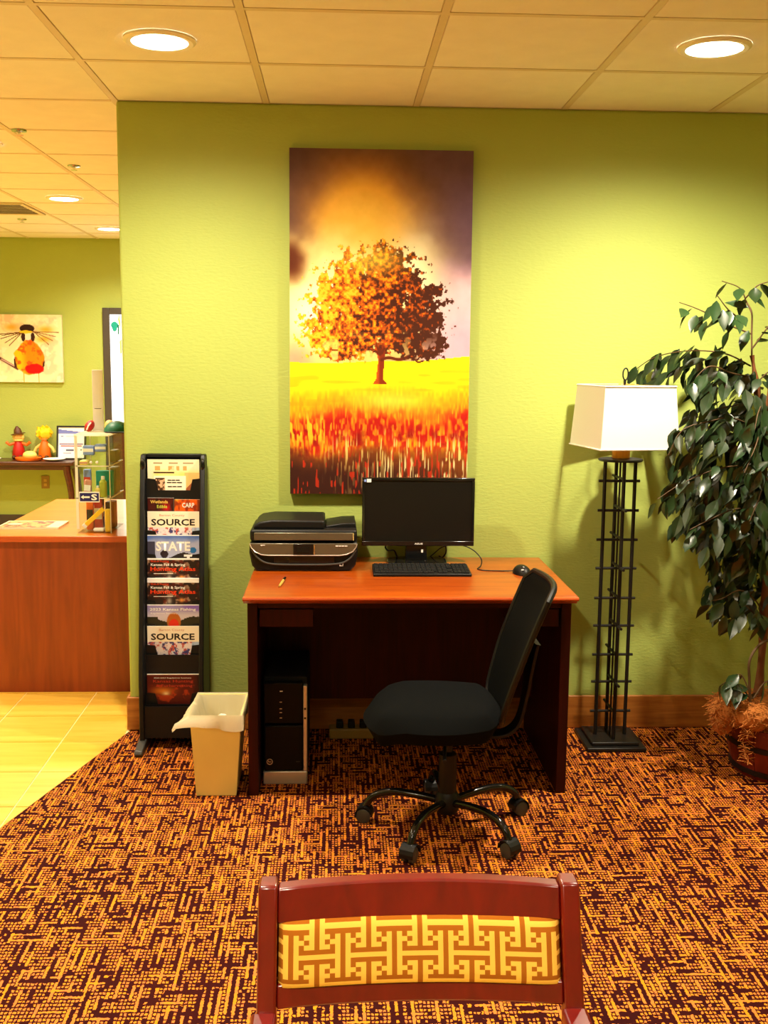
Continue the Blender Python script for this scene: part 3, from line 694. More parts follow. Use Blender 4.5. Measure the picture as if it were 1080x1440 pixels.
# ------------------------------------------------------------------ office chair
oc = thing('office_chair', (0.385, -1.03, 0), 'black mesh-backed swivel office chair on casters in front of the desk', 'chair')
cx, cy = 0.385, -1.03
obj('hub', G().lathe([(0.036, 0.062), (0.042, 0.075), (0.042, 0.118), (0.033, 0.135)], 20, (cx, cy, 0)), M['black'], oc)
obj('gas_column', G().lathe([(0.031, 0.13), (0.031, 0.27), (0.026, 0.275), (0.016, 0.28), (0.016, 0.345)], 18, (cx, cy, 0)), M['black'], oc)
for a in (168, 240, 309, 22, 96):
    ar = math.radians(a); dx, dy = math.cos(ar), math.sin(ar)
    R = 0.287
    P = lambda r, z: (cx+r*dx, cy+r*dy, z)
    leg = obj('leg', G().tube(smooth_path([P(0.03, 0.100), P(0.10, 0.112), P(0.18, 0.118), P(0.235, 0.108), P(0.270, 0.085), P(0.287, 0.056)], 5), 0.0135, 12), M['gloss'], oc)
    px, py = -dy, dx
    for s in (-1, 1):
        c0 = Vector((cx+(R+0.006)*dx+s*0.013*px, cy+(R+0.006)*dy+s*0.013*py, 0.026)); q = Vector((px, py, 0))*0.009
        obj('caster_wheel', G().tube([c0-q, c0-q*0.7, c0+q*0.7, c0+q], [0.021, 0.026, 0.026, 0.021], 18), M['grey'], leg)
    hood = G()
    c1 = Vector((cx+(R+0.004)*dx, cy+(R+0.004)*dy, 0.030)); q = Vector((px, py, 0))
    ang = np.linspace(-0.3, PI+0.1, 9)
    vv = [c1 + q*s*0.025 + Vector((dx, dy, 0))*0.028*math.cos(t)+Vector((0, 0, 0.029*math.sin(t))) for s in (-1, 1) for t in ang]
    n = len(ang); hood.add(vv, [(i, i+1, n+i+1, n+i) for i in range(n-1)])
    ho = obj('caster_hood', hood, M['black'], leg)
    so = ho.modifiers.new('thick', 'SOLIDIFY'); so.thickness = 0.003
# seat cushion
def seat_pt(u, v):
    """u, v in -1..1 squircle"""
    return u*math.sqrt(max(0, 1-0.42*v*v)), v*math.sqrt(max(0, 1-0.42*u*u))
sg = G(); ns = 16; sxc, syc, sw, sd = 0.330, -1.035, 0.238, 0.248
for side in (1, -1):
    base = len(sg.v); vv = []
    for j in range(ns+1):
        for i in range(ns+1):
            u, v = -1+2*i/ns, -1+2*j/ns
            a, b = seat_pt(u, v); rr = max(abs(u), abs(v))
            e = math.sqrt(max(0, 1-rr**5))
            wf = -0.022*sstep(-0.45, -1.0, np.float64(u))                    # waterfall front edge
            z = 0.425 + wf + (0.052*e + 0.010*(1-rr*rr) if side > 0 else -0.066*e)
            vv.append((sxc+a*sw, syc+b*sd, float(z)))
    ff = []
    for j in range(ns):
        for i in range(ns):
            q = (j*(ns+1)+i, j*(ns+1)+i+1, (j+1)*(ns+1)+i+1, (j+1)*(ns+1)+i)
            ff.append(q if side > 0 else q[::-1])
    sg.add(vv, ff)
sg.rot(math.radians(-4), 'Z', (sxc, syc, 0))
obj('seat', sg, M['seatcloth'], oc, ang=60)
obj('seat_plate', G().box(cx-0.10, cx+0.10, cy-0.07, cy+0.07, 0.335, 0.372), M['black'], oc, bevel=0.006)
obj('tilt_lever', G().tube(smooth_path([(cx-0.02, cy-0.06, 0.352), (cx-0.03, cy-0.18, 0.345), (cx-0.04, cy-0.27, 0.345)]), 0.006, 8), M['black'], oc)
# backrest: outline frame and mesh, leaning away
def back_pt(u, t):
    """u -1..1 across (along y), t 0..1 up"""
    wv = 0.205*(0.80+0.20*min(1, t*2.2))
    y = -1.035 + u*wv
    z = 0.415 + t*0.470
    x = 0.542 + 0.150*t + 0.03*math.sin(PI*t)*-0.4 + 0.035*(1-u*u) - 0.012
    return Vector((x, y - 0.03*t, z))
bgm = G(); nu, nt = 14, 18
def shape(u, t):
    k = 1.0
    if t > 0.93: k = math.sqrt(max(0.0, 1-((t-0.93)/0.11)**2.4))
    if t < 0.14: k = 0.72+0.28*math.sqrt(max(0, 1-((0.14-t)/0.14)**2))
    return back_pt(u*k, t)
vv = [shape(-1+2*i/nu, j/nt) for j in range(nt+1) for i in range(nu+1)]
bgm.add(vv, [(j*(nu+1)+i, (j+1)*(nu+1)+i, (j+1)*(nu+1)+i+1, j*(nu+1)+i+1) for j in range(nt) for i in range(nu)])
bo = obj('backrest', bgm, M['mesh'], oc)
so = bo.modifiers.new('thick', 'SOLIDIFY'); so.thickness = 0.010; so.offset = 0
outline = [shape(-1, t) for t in np.linspace(0, 1, 16)] + [shape(u, 1) for u in np.linspace(-1, 1, 9)[1:-1]] + [shape(1, t) for t in np.linspace(1, 0, 16)] + [shape(u, 0) for u in np.linspace(1, -1, 7)[1:-1]]
obj('back_frame', G().tube(outline, 0.0105, 8, True), M['black'], oc)
sp = smooth_path([(0.44, -1.04, 0.352), (0.53, -1.045, 0.345), (0.585, -1.05, 0.355), (0.622, -1.055, 0.40), (0.642, -1.06, 0.50), (0.650, -1.06, 0.58), (0.660, -1.06, 0.64), (0.668, -1.06, 0.68)], 5)
gsp = G()
vs_ = []; nn = len(sp)
for i, p in enumerate(sp):
    t = (sp[min(i+1, nn-1)]-sp[max(i-1, 0)]).normalized(); nrm = Vector((t.z, 0, -t.x))
    hw = 0.035 + 0.03*sstep(0.45, 0.62, np.float64(p.z))
    for s, k in ((-1, -1), (1, -1), (1, 1), (-1, 1)): vs_.append(Vector(p)+Vector((0, s*hw, 0))+nrm*k*0.006)
gsp.add(vs_, [(i*4+k, i*4+(k+1) % 4, i*4+4+(k+1) % 4, i*4+4+k) for i in range(nn-1) for k in range(4)] + [(0, 1, 2, 3), ((nn-1)*4+3, (nn-1)*4+2, (nn-1)*4+1, (nn-1)*4)])
obj('back_bracket', gsp, M['black'], oc, bevel=0.003)

# ------------------------------------------------------------------ wooden chair in front of the camera
fc = thing('dining_chair', (0.122, -3.45, 0), 'red-brown wooden armchair with a golden fret-pattern back cushion, nearest the camera', 'chair')
def bk(x, z, d=0.0):
    """point of the raked, slightly bowed back; d forward (towards the sitter)"""
    s = (x-0.1235)/0.236
    y = -3.085 - (0.868-z)*0.36 + 0.020*(1-s*s)
    return Vector((x, y - d*0.94, z + d*0.0))
def bk_slab(x0, x1, z0, z1, d0, d1, nx=12, nz=2, mat='chairwood', name='rail', bevel=0.003, zf=None):
    g = G(); vv = []
    for d in (d1, d0):
        for j in range(nz+1):
            for i in range(nx+1):
                x = x0+(x1-x0)*i/nx
                zt = z1 + (zf(x) if zf else 0)
                vv.append(bk(x, z0+(zt-z0)*j/nz, d))
    m = (nx+1)*(nz+1); ff = []
    for j in range(nz):
        for i in range(nx):
            a = j*(nx+1)+i; q = (a, a+1, a+nx+2, a+nx+1); ff.append(q); ff.append(tuple(m+k for k in q[::-1]))
    for i in range(nx):
        a = i; ff.append((a+1, a, m+a, m+a+1)); a = nz*(nx+1)+i; ff.append((a, a+1, m+a+1, m+a))
    for j in range(nz):
        a = j*(nx+1); ff.append((a, a+nx+1, m+a+nx+1, m+a)); a = j*(nx+1)+nx; ff.append((a+nx+1, a, m+a, m+a+nx+1))
    g.add(vv, ff); return obj(name, g, M[mat], fc, bevel=bevel, ang=30)
for (xa, xb) in ((-0.1125, -0.0845), (0.3315, 0.3595)):
    xm = (xa+xb)/2
    pts = [bk(xm, z) for z in (0.853, 0.80, 0.70, 0.60, 0.50, 0.42)]
    pts += [Vector((xm, -3.245, 0.30)), Vector((xm, -3.20, 0.15)), Vector((xm, -3.14, 0.0))]
    g = G(); vv = []
    for p in pts:
        for (a, b) in ((-0.014, -0.019), (0.014, -0.019), (0.014, 0.017), (-0.014, 0.017)): vv.append((p.x+a, p.y+b, p.z))
    n = len(pts)
    g.add(vv, [(i*4+k, (i+1)*4+k, (i+1)*4+(k+1) % 4, i*4+(k+1) % 4) for i in range(n-1) for k in range(4)] + [(0, 1, 2, 3), ((n-1)*4+3, (n-1)*4+2, (n-1)*4+1, (n-1)*4)])
    obj('rear_post', g, M['chairwood'], fc, bevel=0.004)
bk_slab(-0.0845, 0.3315, 0.800, 0.846, -0.012, 0.013, name='top_rail', zf=lambda x: 0.004*(1-((x-0.1235)/0.21)**2))
bk_slab(-0.0845, 0.3315, 0.690, 0.722, -0.012, 0.013, name='lower_rail')
bk_slab(-0.0845, 0.3315, 0.722, 0.800, -0.010, 0.000, name='back_panel')
# padded back with woven fret pattern
CELL = 0.0076
ncx, ncz = 55, 15
def fret(c, r):
    c = (c+3) % 10; r = r % 12
    def inV(cc, rc):
        dc = (c-cc+5) % 10-5; dr_ = (r-rc+6) % 12-6
        if abs(dc) <= 1 and abs(dr_) <= 4: return 1 if dc else 2
        return 0
    def inH(cc, rc):
        dc = (c-cc+5) % 10-5; dr_ = (r-rc+6) % 12-6
        if abs(dr_) <= 1 and abs(dc) <= 3: return 2 if dr_ else 1
        return 0
    k = inV(0, 1) or inV(5, 7) or inH(0, 7) or inH(5, 1)
    if k: return k
    return 1 if (c+r) % 2 else 2
gp = G(); px0, px1, pz0, pz1 = -0.083, 0.330, 0.712, 0.806
vv = []
for j in range(ncz+1):
    for i in range(ncx+1):
        u, v = i/ncx, j/ncz
        puff = 0.006+0.020*math.sqrt(max(0, (1-(2*u-1)**12)*(1-(2*v-1)**4)))
        vv.append(bk(px0+(px1-px0)*u, pz1+(pz0-pz1)*v, puff))
ff = [(j*(ncx+1)+i, (j+1)*(ncx+1)+i, (j+1)*(ncx+1)+i+1, j*(ncx+1)+i+1) for j in range(ncz) for i in range(ncx)]
rim_i = [i for i in range(ncx+1)] + [j*(ncx+1)+ncx for j in range(1, ncz+1)] + [ncz*(ncx+1)+i for i in range(ncx-1, -1, -1)] + [j*(ncx+1) for j in range(ncz-1, 0, -1)]
o0 = len(vv)
for i in rim_i: vv.append(Vector(vv[i])+Vector((0, 0.014, 0)))
nr = len(rim_i)
ff += [(rim_i[(k+1) % nr], rim_i[k], o0+k, o0+(k+1) % nr)[::-1] for k in range(nr)]
gp.add(vv, ff)
po = obj('back_cushion', gp, M['fabric'], fc, ang=70, smooth=True)
at = po.data.color_attributes.new('print', 'FLOAT_COLOR', 'CORNER')
cl = []
for fi, p in enumerate(po.data.polygons):
    if fi < ncx*ncz:
        r, c = divmod(fi, ncx); k = fret(c, r)
        s = srgb(238, 182, 72) if k == 1 else srgb(160, 90, 18)
    else: s = srgb(190, 130, 30)
    cl += [*s, 1.0]*p.loop_total
at.data.foreach_set('color', cl)
obj('seat', G().box(-0.10, 0.347, -3.68, -3.235, 0.425, 0.475), M['cream'], fc, bevel=0.018, seg=3)
obj('seat_frame', G().box(-0.105, 0.352, -3.66, -3.24, 0.375, 0.425), M['chairwood'], fc, bevel=0.004)
for x in (-0.099, 0.346):
    obj('front_leg', G().hexa([(x-0.014, -3.66, 0), (x+0.014, -3.66, 0), (x+0.014, -3.63, 0), (x-0.014, -3.63, 0), (x-0.019, -3.665, 0.69), (x+0.019, -3.665, 0.69), (x+0.019, -3.625, 0.69), (x-0.019, -3.625, 0.69)]), M['chairwood'], fc, bevel=0.004)
    obj('armrest', G().prism([(-3.165, 0.660), (-3.165, 0.694), (-3.40, 0.700), (-3.68, 0.715), (-3.69, 0.690), (-3.40, 0.672)], 'x', x-0.021, x+0.017), M['chairwood'], fc, bevel=0.006)

# ------------------------------------------------------------------ floor lamp
lx, ly = 1.168, -0.185
lp = thing('floor_lamp', (lx, ly, 0), 'black iron lattice floor lamp with a square white shade beside the desk', 'lamp')
obj('base', G().box(lx-0.125, lx+0.125, ly-0.13, ly+0.13, 0, 0.018).box(lx-0.10, lx+0.10, ly-0.105, ly+0.105, 0.018, 0.034), M['iron'], lp, bevel=0.004)
zt = 1.205
for (ax, ay) in ((-0.063, 0), (0.063, 0), (0, -0.063), (0, 0.063)):
    obj('post', G().tube([(lx+ax, ly+ay, 0.034), (lx+ax, ly+ay, zt)], 0.0078, 8), M['iron'], lp)
obj('center_rod', G().tube([(lx, ly, 0.034), (lx, ly, zt)], 0.004, 8), M['iron'], lp)
for k, z in enumerate((1.122, 0.999, 0.876, 0.755, 0.628, 0.509, 0.384, 0.266, 0.137)):
    obj('rung', G().tube([(lx-0.088, ly, z), (lx+0.084, ly, z)], 0.0058, 8), M['iron'], lp)
    a, b = ((-0.07, 0.115) if k % 2 == 0 else (-0.115, 0.07))
    obj('rung', G().tube([(lx, ly+a, z+0.0125), (lx, ly+b, z+0.0125)], 0.0058, 8), M['iron'], lp)
obj('top_plate', G().lathe([(0.02, zt-0.002), (0.088, zt), (0.092, zt+0.005), (0.088, zt+0.010), (0.02, zt+0.014)], 28, (lx, ly, 0)), M['iron'], lp)
obj('socket_column', G().lathe([(0.036, zt+0.012), (0.037, zt+0.05), (0.036, zt+0.075)], 22, (lx, ly, 0)), M['socket'], lp)
obj('socket', G().lathe([(0.02, zt+0.075), (0.02, zt+0.15)], 14, (lx, ly, 0)), M['black'], lp)
obj('bulb', G().ball((lx, ly, zt+0.185), (0.03, 0.03, 0.045), 14, 10), M['white'], lp)
gs = G(); vv = []
z0, z1, h0, h1 = 1.262, 1.518, 0.167, 0.149
for (h, z) in ((h0, z0), (h1, z1), (h1-0.004, z1), (h0-0.004, z0)):
    for (a, b) in ((-1, -1), (1, -1), (1, 1), (-1, 1)): vv.append((lx+0.004+a*h, ly-0.015+b*h, z))
gs.add(vv, [(r*4+k, r*4+(k+1) % 4, ((r+1) % 4)*4+(k+1) % 4, ((r+1) % 4)*4+k) for r in range(4) for k in range(4)])
gs.rot(math.radians(9), 'Z', (lx+0.004, ly-0.015, 0))
obj('shade', gs, M['shade'], lp, smooth=False)
trm = G()
for (h, z) in ((h0+0.0015, z0+0.004), (h1+0.0015, z1-0.004)):
    q = [(lx+0.004+a*h, ly-0.015+b*h, z) for (a, b) in ((-1, -1), (1, -1), (1, 1), (-1, 1))]
    for k in range(4): trm.tube([q[k], q[(k+1) % 4]], 0.0028, 6)
trm.rot(math.radians(9), 'Z', (lx+0.004, ly-0.015, 0))
obj('shade_trim', trm, M['shade'], lp)
hp_ = smooth_path([(lx-0.02, ly, zt+0.09), (lx-0.06, ly, zt+0.16), (lx-0.05, ly, zt+0.28), (lx, ly, zt+0.318), (lx+0.05, ly, zt+0.28), (lx+0.06, ly, zt+0.16), (lx+0.02, ly, zt+0.09)])
obj('harp', G().tube(hp_, 0.0025, 6), M['brass'], lp)
spd = G()
for k in range(4):
    a = math.radians(9+45+90*k); spd.tube([(lx, ly, 1.516), (lx+0.004+0.205*math.cos(a), ly-0.015+0.205*math.sin(a), 1.514)], 0.0022, 6)
obj('shade_spider', spd, M['brass'], lp)
fin = G().tube([(lx+0.004, ly, 1.515), (lx+0.004, ly, 1.538)], 0.006, 8)
fin.tube([(lx+0.006+0.0125*math.cos(a), ly+0.006*math.cos(a), 1.560+0.024*math.sin(a)) for a in np.linspace(0, 2*PI, 21)[:-1]], 0.0030, 8, True)
obj('finial', fin, M['iron'], lp)

# ------------------------------------------------------------------ brochure rack and what is in it
rk = thing('brochure_rack', (-0.677, -0.12, 0), 'tall narrow black brochure rack standing against the green wall', 'rack')
def side(x0, x1):
    return G().prism([(-0.025, 0.03), (-0.025, 1.195), (-0.040, 1.212), (-0.085, 1.212), (-0.105, 1.185), (-0.250, 0.30), (-0.250, 0.03)], 'x', x0, x1)
obj('side_panel', side(-0.812, -0.792), M['black'], rk, bevel=0.004)
obj('side_panel', side(-0.566, -0.546), M['black'], rk, bevel=0.004)
obj('back_panel', G().box(-0.792, -0.566, -0.040, -0.028, 0.06, 1.205), M['matte'], rk)
obj('top_bar', G().box(-0.792, -0.566, -0.066, -0.028, 1.196, 1.212), M['black'], rk, bevel=0.003)
for x in (-0.802, -0.556):
    obj('end_cap', G().ball((x, -0.100, 1.168), (0.012, 0.014, 0.030), 12, 8), M['gloss'], rk)
    obj('foot', G().prism([(0.0, 0.0), (-0.335, 0.0), (-0.345, 0.012), (-0.335, 0.026), (-0.24, 0.040), (0.0, 0.040)], 'x', x-0.017, x+0.017).rot(0, 'X', (0,0,0)), M['grey'], rk, bevel=0.004)
ZT = [1.191, 1.032, 0.977, 0.880, 0.784, 0.690, 0.593, 0.505, 0.401, 0.307, 0.195]
YT = [-0.080-0.0125*i for i in range(11)]
for i, (z, y) in enumerate(zip(ZT, YT)):
    yf = y-0.0060
    zb = max(0.05, z-0.235)
    a, b = -0.7915, -0.5665
    u = [(a, zb), (b, zb), (b, z-0.078), (b-0.034, z-0.082), (b-0.044, z-0.128), (a+0.050, z-0.128), (a+0.038, z-0.082), (a, z-0.078)]
    if i in (8, 10): u = [(a, zb), (b, zb), (b, z-0.014), (a, z-0.014)]
    pk = obj('pocket', G().prism(u, 'y', yf-0.0022, yf), M['black'], rk, smooth=False)
    obj('pocket_floor', G().box(a, b, yf, -0.041, zb, zb+0.004), M['matte'], pk)
obj('kick_panel', G().box(-0.7915, -0.5665, -0.238, -0.232, 0.045, 0.18), M['black'], rk)

def mag(i, fn, label, x0=-0.785, x1=-0.572, nx=70, nz=66, hgt=0.200, dz=0.0, dy=0.0, edge=(240, 236, 225), name='magazine', cat='magazine', group='brochures in the black rack'):
    zz = ZT[i]+dz
    o = panel(name, x0, x1, zz-hgt, zz, YT[i]-0.0045+dy, 0.0045, nx, nz, fn, edge)
    return tag(o, label, cat, group), zz, YT[i]-0.0049+dy
def pr_top(U, V, nx, ny):
    im = np.zeros(U.shape+(3,)) + np.array([250, 240, 200.]); n = fbm(nx, ny, 6, 6, 61)
    im = over(im, (250, 224, 90), sstep(0.16, 0.34, V)*(0.35+0.5*n)*sstep(0.05, 0.2, U))
    im = over(im, (240, 190, 120), ((U > 0.72) & (V > 0.27))*0.8)
    im = over(im, (150, 70, 40), ((U-0.74) > (0.60-V)*0.9)*(V > 0.42)*(U > 0.72)*0.8)
    for (a, b) in ((0.12, 0.28), (0.42, 0.58), (0.68, 0.88)): im = over(im, (150, 130, 90), ((U > a) & (U < b) & (np.abs(V-0.075) < 0.010))*0.8)
    for k, (a, b) in enumerate(((0.14, 0.25), (0.40, 0.52), (0.56, 0.62), (0.68, 0.76))): im = over(im, (230, 170, 100), ((U > a) & (U < b) & (V > 0.13) & (V < 0.22))*(0.3+0.7*(n > 0.5)))
    im = over(im, (60, 40, 10), ((U > 0.12) & (U < 0.52) & (np.abs(V-0.275) < 0.014))*1.0)
    return im
mag(0, pr_top, 'cream and yellow brochure in the topmost pocket of the black rack', hgt=0.2, name='brochure', cat='brochure')
def pr_card(U, V, nx, ny):
    im = np.zeros(U.shape+(3,)) + np.array([252, 246, 222.]); n = fbm(nx, ny, 14, 8, 66)
    ph = (U > 0.05) & (U < 0.35) & (V > 0.12) & (V < 0.80)
    im = over(im, (70, 44, 28), ph*1.0); im = over(im, (236, 190, 150), ph*sstep(0.5, 0.62, n))
    return im
cz = ZT[0]-0.068
cd = panel('business_card', -0.760, -0.628, cz-0.075, cz, YT[0]-0.0054, 0.0008, 40, 26, pr_card)
tag(cd, 'white card with a small photo and three text lines, propped before the cream brochure', 'card', 'brochures in the black rack')
tx = [(0.050, -0.018), (0.062, -0.028), (0.058, -0.045)]
for k, (w, dz) in enumerate(tx):
    g = G(); x = -0.706 + (0.003 if k != 1 else 0)
    for a, b in ((0, 0.30), (0.34, 0.62), (0.67, 1.0)): g.box(x+a*w, x+b*w, YT[0]-0.0060, YT[0]-0.0054, cz+dz-0.002, cz+dz+0.0022)
    obj('text_line', g, M['ink'], cd)
def pr_wet(U, V, nx, ny):
    n = fbm(nx, ny, 6, 6, 71); im = np.zeros(U.shape+(3,)) + np.array([70, 14, 10.])
    im = over(im, (206, 24, 24), np.exp(-(((U-0.72)/0.16)**2+((V-0.20)/0.10)**2))); im = over(im, (20, 10, 8), sstep(0.5, 0.7, n)*0.6)
    return im
o, z, y = mag(1, pr_wet, 'dark red leaflet with yellow lettering, left half of the second pocket', -0.785, -0.678, 40, 66, name='brochure', cat='brochure')
text('Wetlands', -0.738, z-0.016, y, 0.013, 0.072, 'ytext', o, 'title_lettering', 0.02)
text('Edible', -0.726, z-0.036, y, 0.013, 0.042, 'lime', o, 'title_lettering', 0.02)
def pr_carp(U, V, nx, ny):
    n = fbm(nx, ny, 6, 6, 74); im = np.zeros(U.shape+(3,)) + np.array([236, 96, 12.])
    im = over(im, (250, 190, 50), sstep(0.25, 0.05, U+V)); im = over(im, (120, 30, 10), sstep(0.55, 0.75, n)*0.8); im = over(im, (60, 18, 10), sstep(0.85, 0.95, U)*0.7)
    return im
o, z, y = mag(1, pr_carp, 'orange leaflet with white lettering, right half of the second pocket', -0.675, -0.570, 40, 66, dz=-0.006, name='brochure', cat='brochure', edge=(252, 236, 180))
text('CARP', -0.618, z-0.024, y, 0.020, 0.050, 'wtext', o, 'title_lettering', 0.02)
def pr_source(seed):
    def f(U, V, nx, ny):
        im = np.zeros(U.shape+(3,)) + np.array([252, 242, 214.]); n = fbm(nx, ny, 16, 12, seed); n2 = fbm(nx, ny, 16, 12, seed+7)
        bot = (V > 0.335)
        im = over(im, (232, 222, 226), bot*1.0)
        im = over(im, (196, 90, 80), bot*sstep(0.55, 0.62, n)*(U < 0.95)); im = over(im, (60, 60, 120), bot*sstep(0.60, 0.66, n2)); im = over(im, (170, 200, 230), bot*(U > 0.86)*0.8)
        return im
    return f
for i, lb in ((2, 'white magazine with big black SOURCE lettering, third pocket from the top'), (7, 'white magazine with big black SOURCE lettering, just above the empty pocket')):
    o, z, y = mag(i, pr_source(80+i), lb)
    text('SOURCE', -0.680, z-0.045, y, 0.028, 0.180, 'ink', o, 'title_lettering', 0.025)
    text('Barton County', -0.684, z-0.017, y, 0.012, 0.104, 'pink', o, 'subtitle_lettering', 0.0)
def pr_state(U, V, nx, ny):
    n = fbm(nx, ny, 8, 8, 91); im = lerp((70, 108, 190), (172, 180, 214), sstep(0.03, 0.22, V+n*0.06))
    im = over(im, (250, 250, 250), (V < 0.018)*1.0)
    im = over(im, (36, 26, 40), (np.hypot((U-0.32)/0.075, (V-0.40)/0.085) < 1)*1.0)
    im = over(im, (30, 22, 24), ((V > 0.47-0.10*np.sin(np.clip((U-0.45)/0.5, 0, 1)*PI)) & (U > 0.42))*0.95)
    im = over(im, (30, 110, 180), (np.hypot((U-0.88)/0.065, (V-0.32)/0.065) < 1)*1.0)
    im = over(im, (250, 250, 250), ((U > 0.70) & (U < 0.9) & (V > 0.415) & (V < 0.455))*1.0 + ((U > 0.76) & (U < 0.82) & (V > 0.44) & (V < 0.5)) + ((U > 0.86) & (U < 0.9) & (V > 0.44) & (V < 0.5)))
    im = over(im, (40, 40, 60), ((U < 0.14) & (V > 0.14))*0.85)
    return im
o, z, y = mag(3, pr_state, 'pale blue magazine with big white STATE lettering, fourth pocket from the top')
text('STATE', -0.680, z-0.047, y, 0.040, 0.142, 'wtext', o, 'title_lettering', 0.03)
def pr_atlas(U, V, nx, ny):
    n = fbm(nx, ny, 9, 10, 101); n2 = fbm(nx, ny, 12, 12, 105)
    im = np.zeros(U.shape+(3,)) + np.array([34, 22, 20.]); im = over(im, (150, 120, 96), sstep(0.56, 0.66, n)); im = over(im, (90, 20, 12), sstep(0.5, 0.7, n2)*0.8)
    im = over(im, (240, 150, 70), np.exp(-(((U-0.66)/0.05)**2+((V-0.40)/0.05)**2))); im = over(im, (190, 180, 160), np.exp(-(((U-0.42)/0.05)**2+((V-0.42)/0.08)**2))*0.8)
    im = over(im, (250, 248, 244), (V < 0.03)*1.0)
    return im
for i, lb in ((4, 'dark magazine with red Hunting Atlas lettering, the upper of two alike'), (5, 'dark magazine with red Hunting Atlas lettering, the lower of two alike')):
    o, z, y = mag(i, pr_atlas, lb)
    text('Walk-In Hunting', -0.735, z-0.013, y, 0.011, 0.075, 'rtext', o, 'subtitle_lettering')
    text('Kansas Fall & Spring', -0.700, z-0.028, y, 0.014, 0.142, 'wtext', o, 'subtitle_lettering', 0.015)
    text('Hunting Atlas', -0.680, z-0.047, y, 0.023, 0.186, 'rtext', o, 'title_lettering', 0.02)
    obj('rule_line', G().box(-0.76, -0.68, y-0.0001, y+0.0002, z-0.0655, z-0.0635), M['wtext'], o)
    if i == 5: obj('page_edges', G().box(-0.785, -0.572, y+0.0006, y+0.012, z-0.006, z+0.012), M['white'], o)
def pr_fish(U, V, nx, ny):
    n = fbm(nx, ny, 8, 8, 111); im = lerp((150, 140, 190), (206, 196, 206), sstep(0.05, 0.25, V))
    im = over(im, (130, 90, 190), sstep(0.6, 0.8, U)*sstep(0.16, 0.10, V)*0.7)
    hill = V > 0.24+0.12*np.sin(np.clip(U*1.1, 0, 1)*PI)**2*(U > 0.2)+0.03*n
    im = over(im, (44, 42, 24), hill*1.0)
    hd = np.hypot((U-0.51)/0.135, (V-0.36)/0.19)
    im = over(im, (186, 100, 30), sstep(1.05, 0.95, hd)*1.0); im = over(im, (226, 46, 24), sstep(1, 0.9, np.hypot((U-0.51)/0.10, (V-0.42)/0.12)))
    im = over(im, (246, 240, 236), (V < 0.02)*1.0)
    return im
o, z, y = mag(6, pr_fish, 'lilac grey magazine about fishing with an orange-capped figure on its cover')
text('2023 Kansas Fishing', -0.680, z-0.021, y, 0.015, 0.190, 'wtext', o, 'title_lettering', 0.02)
text('Regulations Summary', -0.716, z-0.037, y, 0.008, 0.11, 'wtext', o, 'subtitle_lettering')
def pr_fur(U, V, nx, ny):
    n = fbm(nx, ny, 8, 8, 121); im = np.zeros(U.shape+(3,)) + np.array([86, 18, 10.])
    im = over(im, (210, 120, 30), np.exp(-(((U-0.30)/0.22)**2+((V-0.36)/0.09)**2))*1.0); im = over(im, (240, 210, 150), np.exp(-(((U-0.36)/0.07)**2+((V-0.42)/0.05)**2)))
    im = over(im, (190, 60, 20), sstep(0.55, 0.7, n)*(V > 0.22)*0.8); im = over(im, (30, 14, 12), sstep(0.85, 1.0, U)*0.7)
    im = over(im, (246, 240, 220), (V < 0.02)*1.0)
    return im
o, z, y = mag(9, pr_fur, 'dark red magazine with small lettering in the lowest filled pocket')
text('2022-2023 Regulations Summary', -0.680, z-0.017, y, 0.006, 0.155, 'wtext', o, 'subtitle_lettering', 0.01)
text('Kansas Hunting', -0.678, z-0.032, y, 0.015, 0.165, 'capred', o, 'title_lettering', 0.0)
text('& Furharvesting', -0.674, z-0.051, y, 0.014, 0.150, 'capred', o, 'title_lettering', 0.0)

# ------------------------------------------------------------------ waste bin
wb = thing('waste_bin', (-0.443, -0.62, 0), 'pale yellow plastic waste bin with a white liner between the rack and the desk', 'bin')
def ring4(x0, x1, y0, y1, z): return [(x0, y0, z), (x1, y0, z), (x1, y1, z), (x0, y1, z)]
Rg = [ring4(-0.518, -0.370, -0.735, -0.53, 0.0), ring4(-0.534, -0.348, -0.757, -0.492, 0.300), ring4(-0.540, -0.342, -0.762, -0.487, 0.300), ring4(-0.540, -0.342, -0.762, -0.487, 0.316),
      ring4(-0.532, -0.350, -0.755, -0.494, 0.316), ring4(-0.514, -0.374, -0.731, -0.534, 0.006)]
g = G().add([p for r in Rg for p in r], [(r*4+k, r*4+(k+1) % 4, r*4+4+(k+1) % 4, r*4+4+k) for r in range(5) for k in range(4)] + [(3, 2, 1, 0), (20, 21, 22, 23)])
obj('tub', g, M['cream'], wb, bevel=0.008, seg=3)
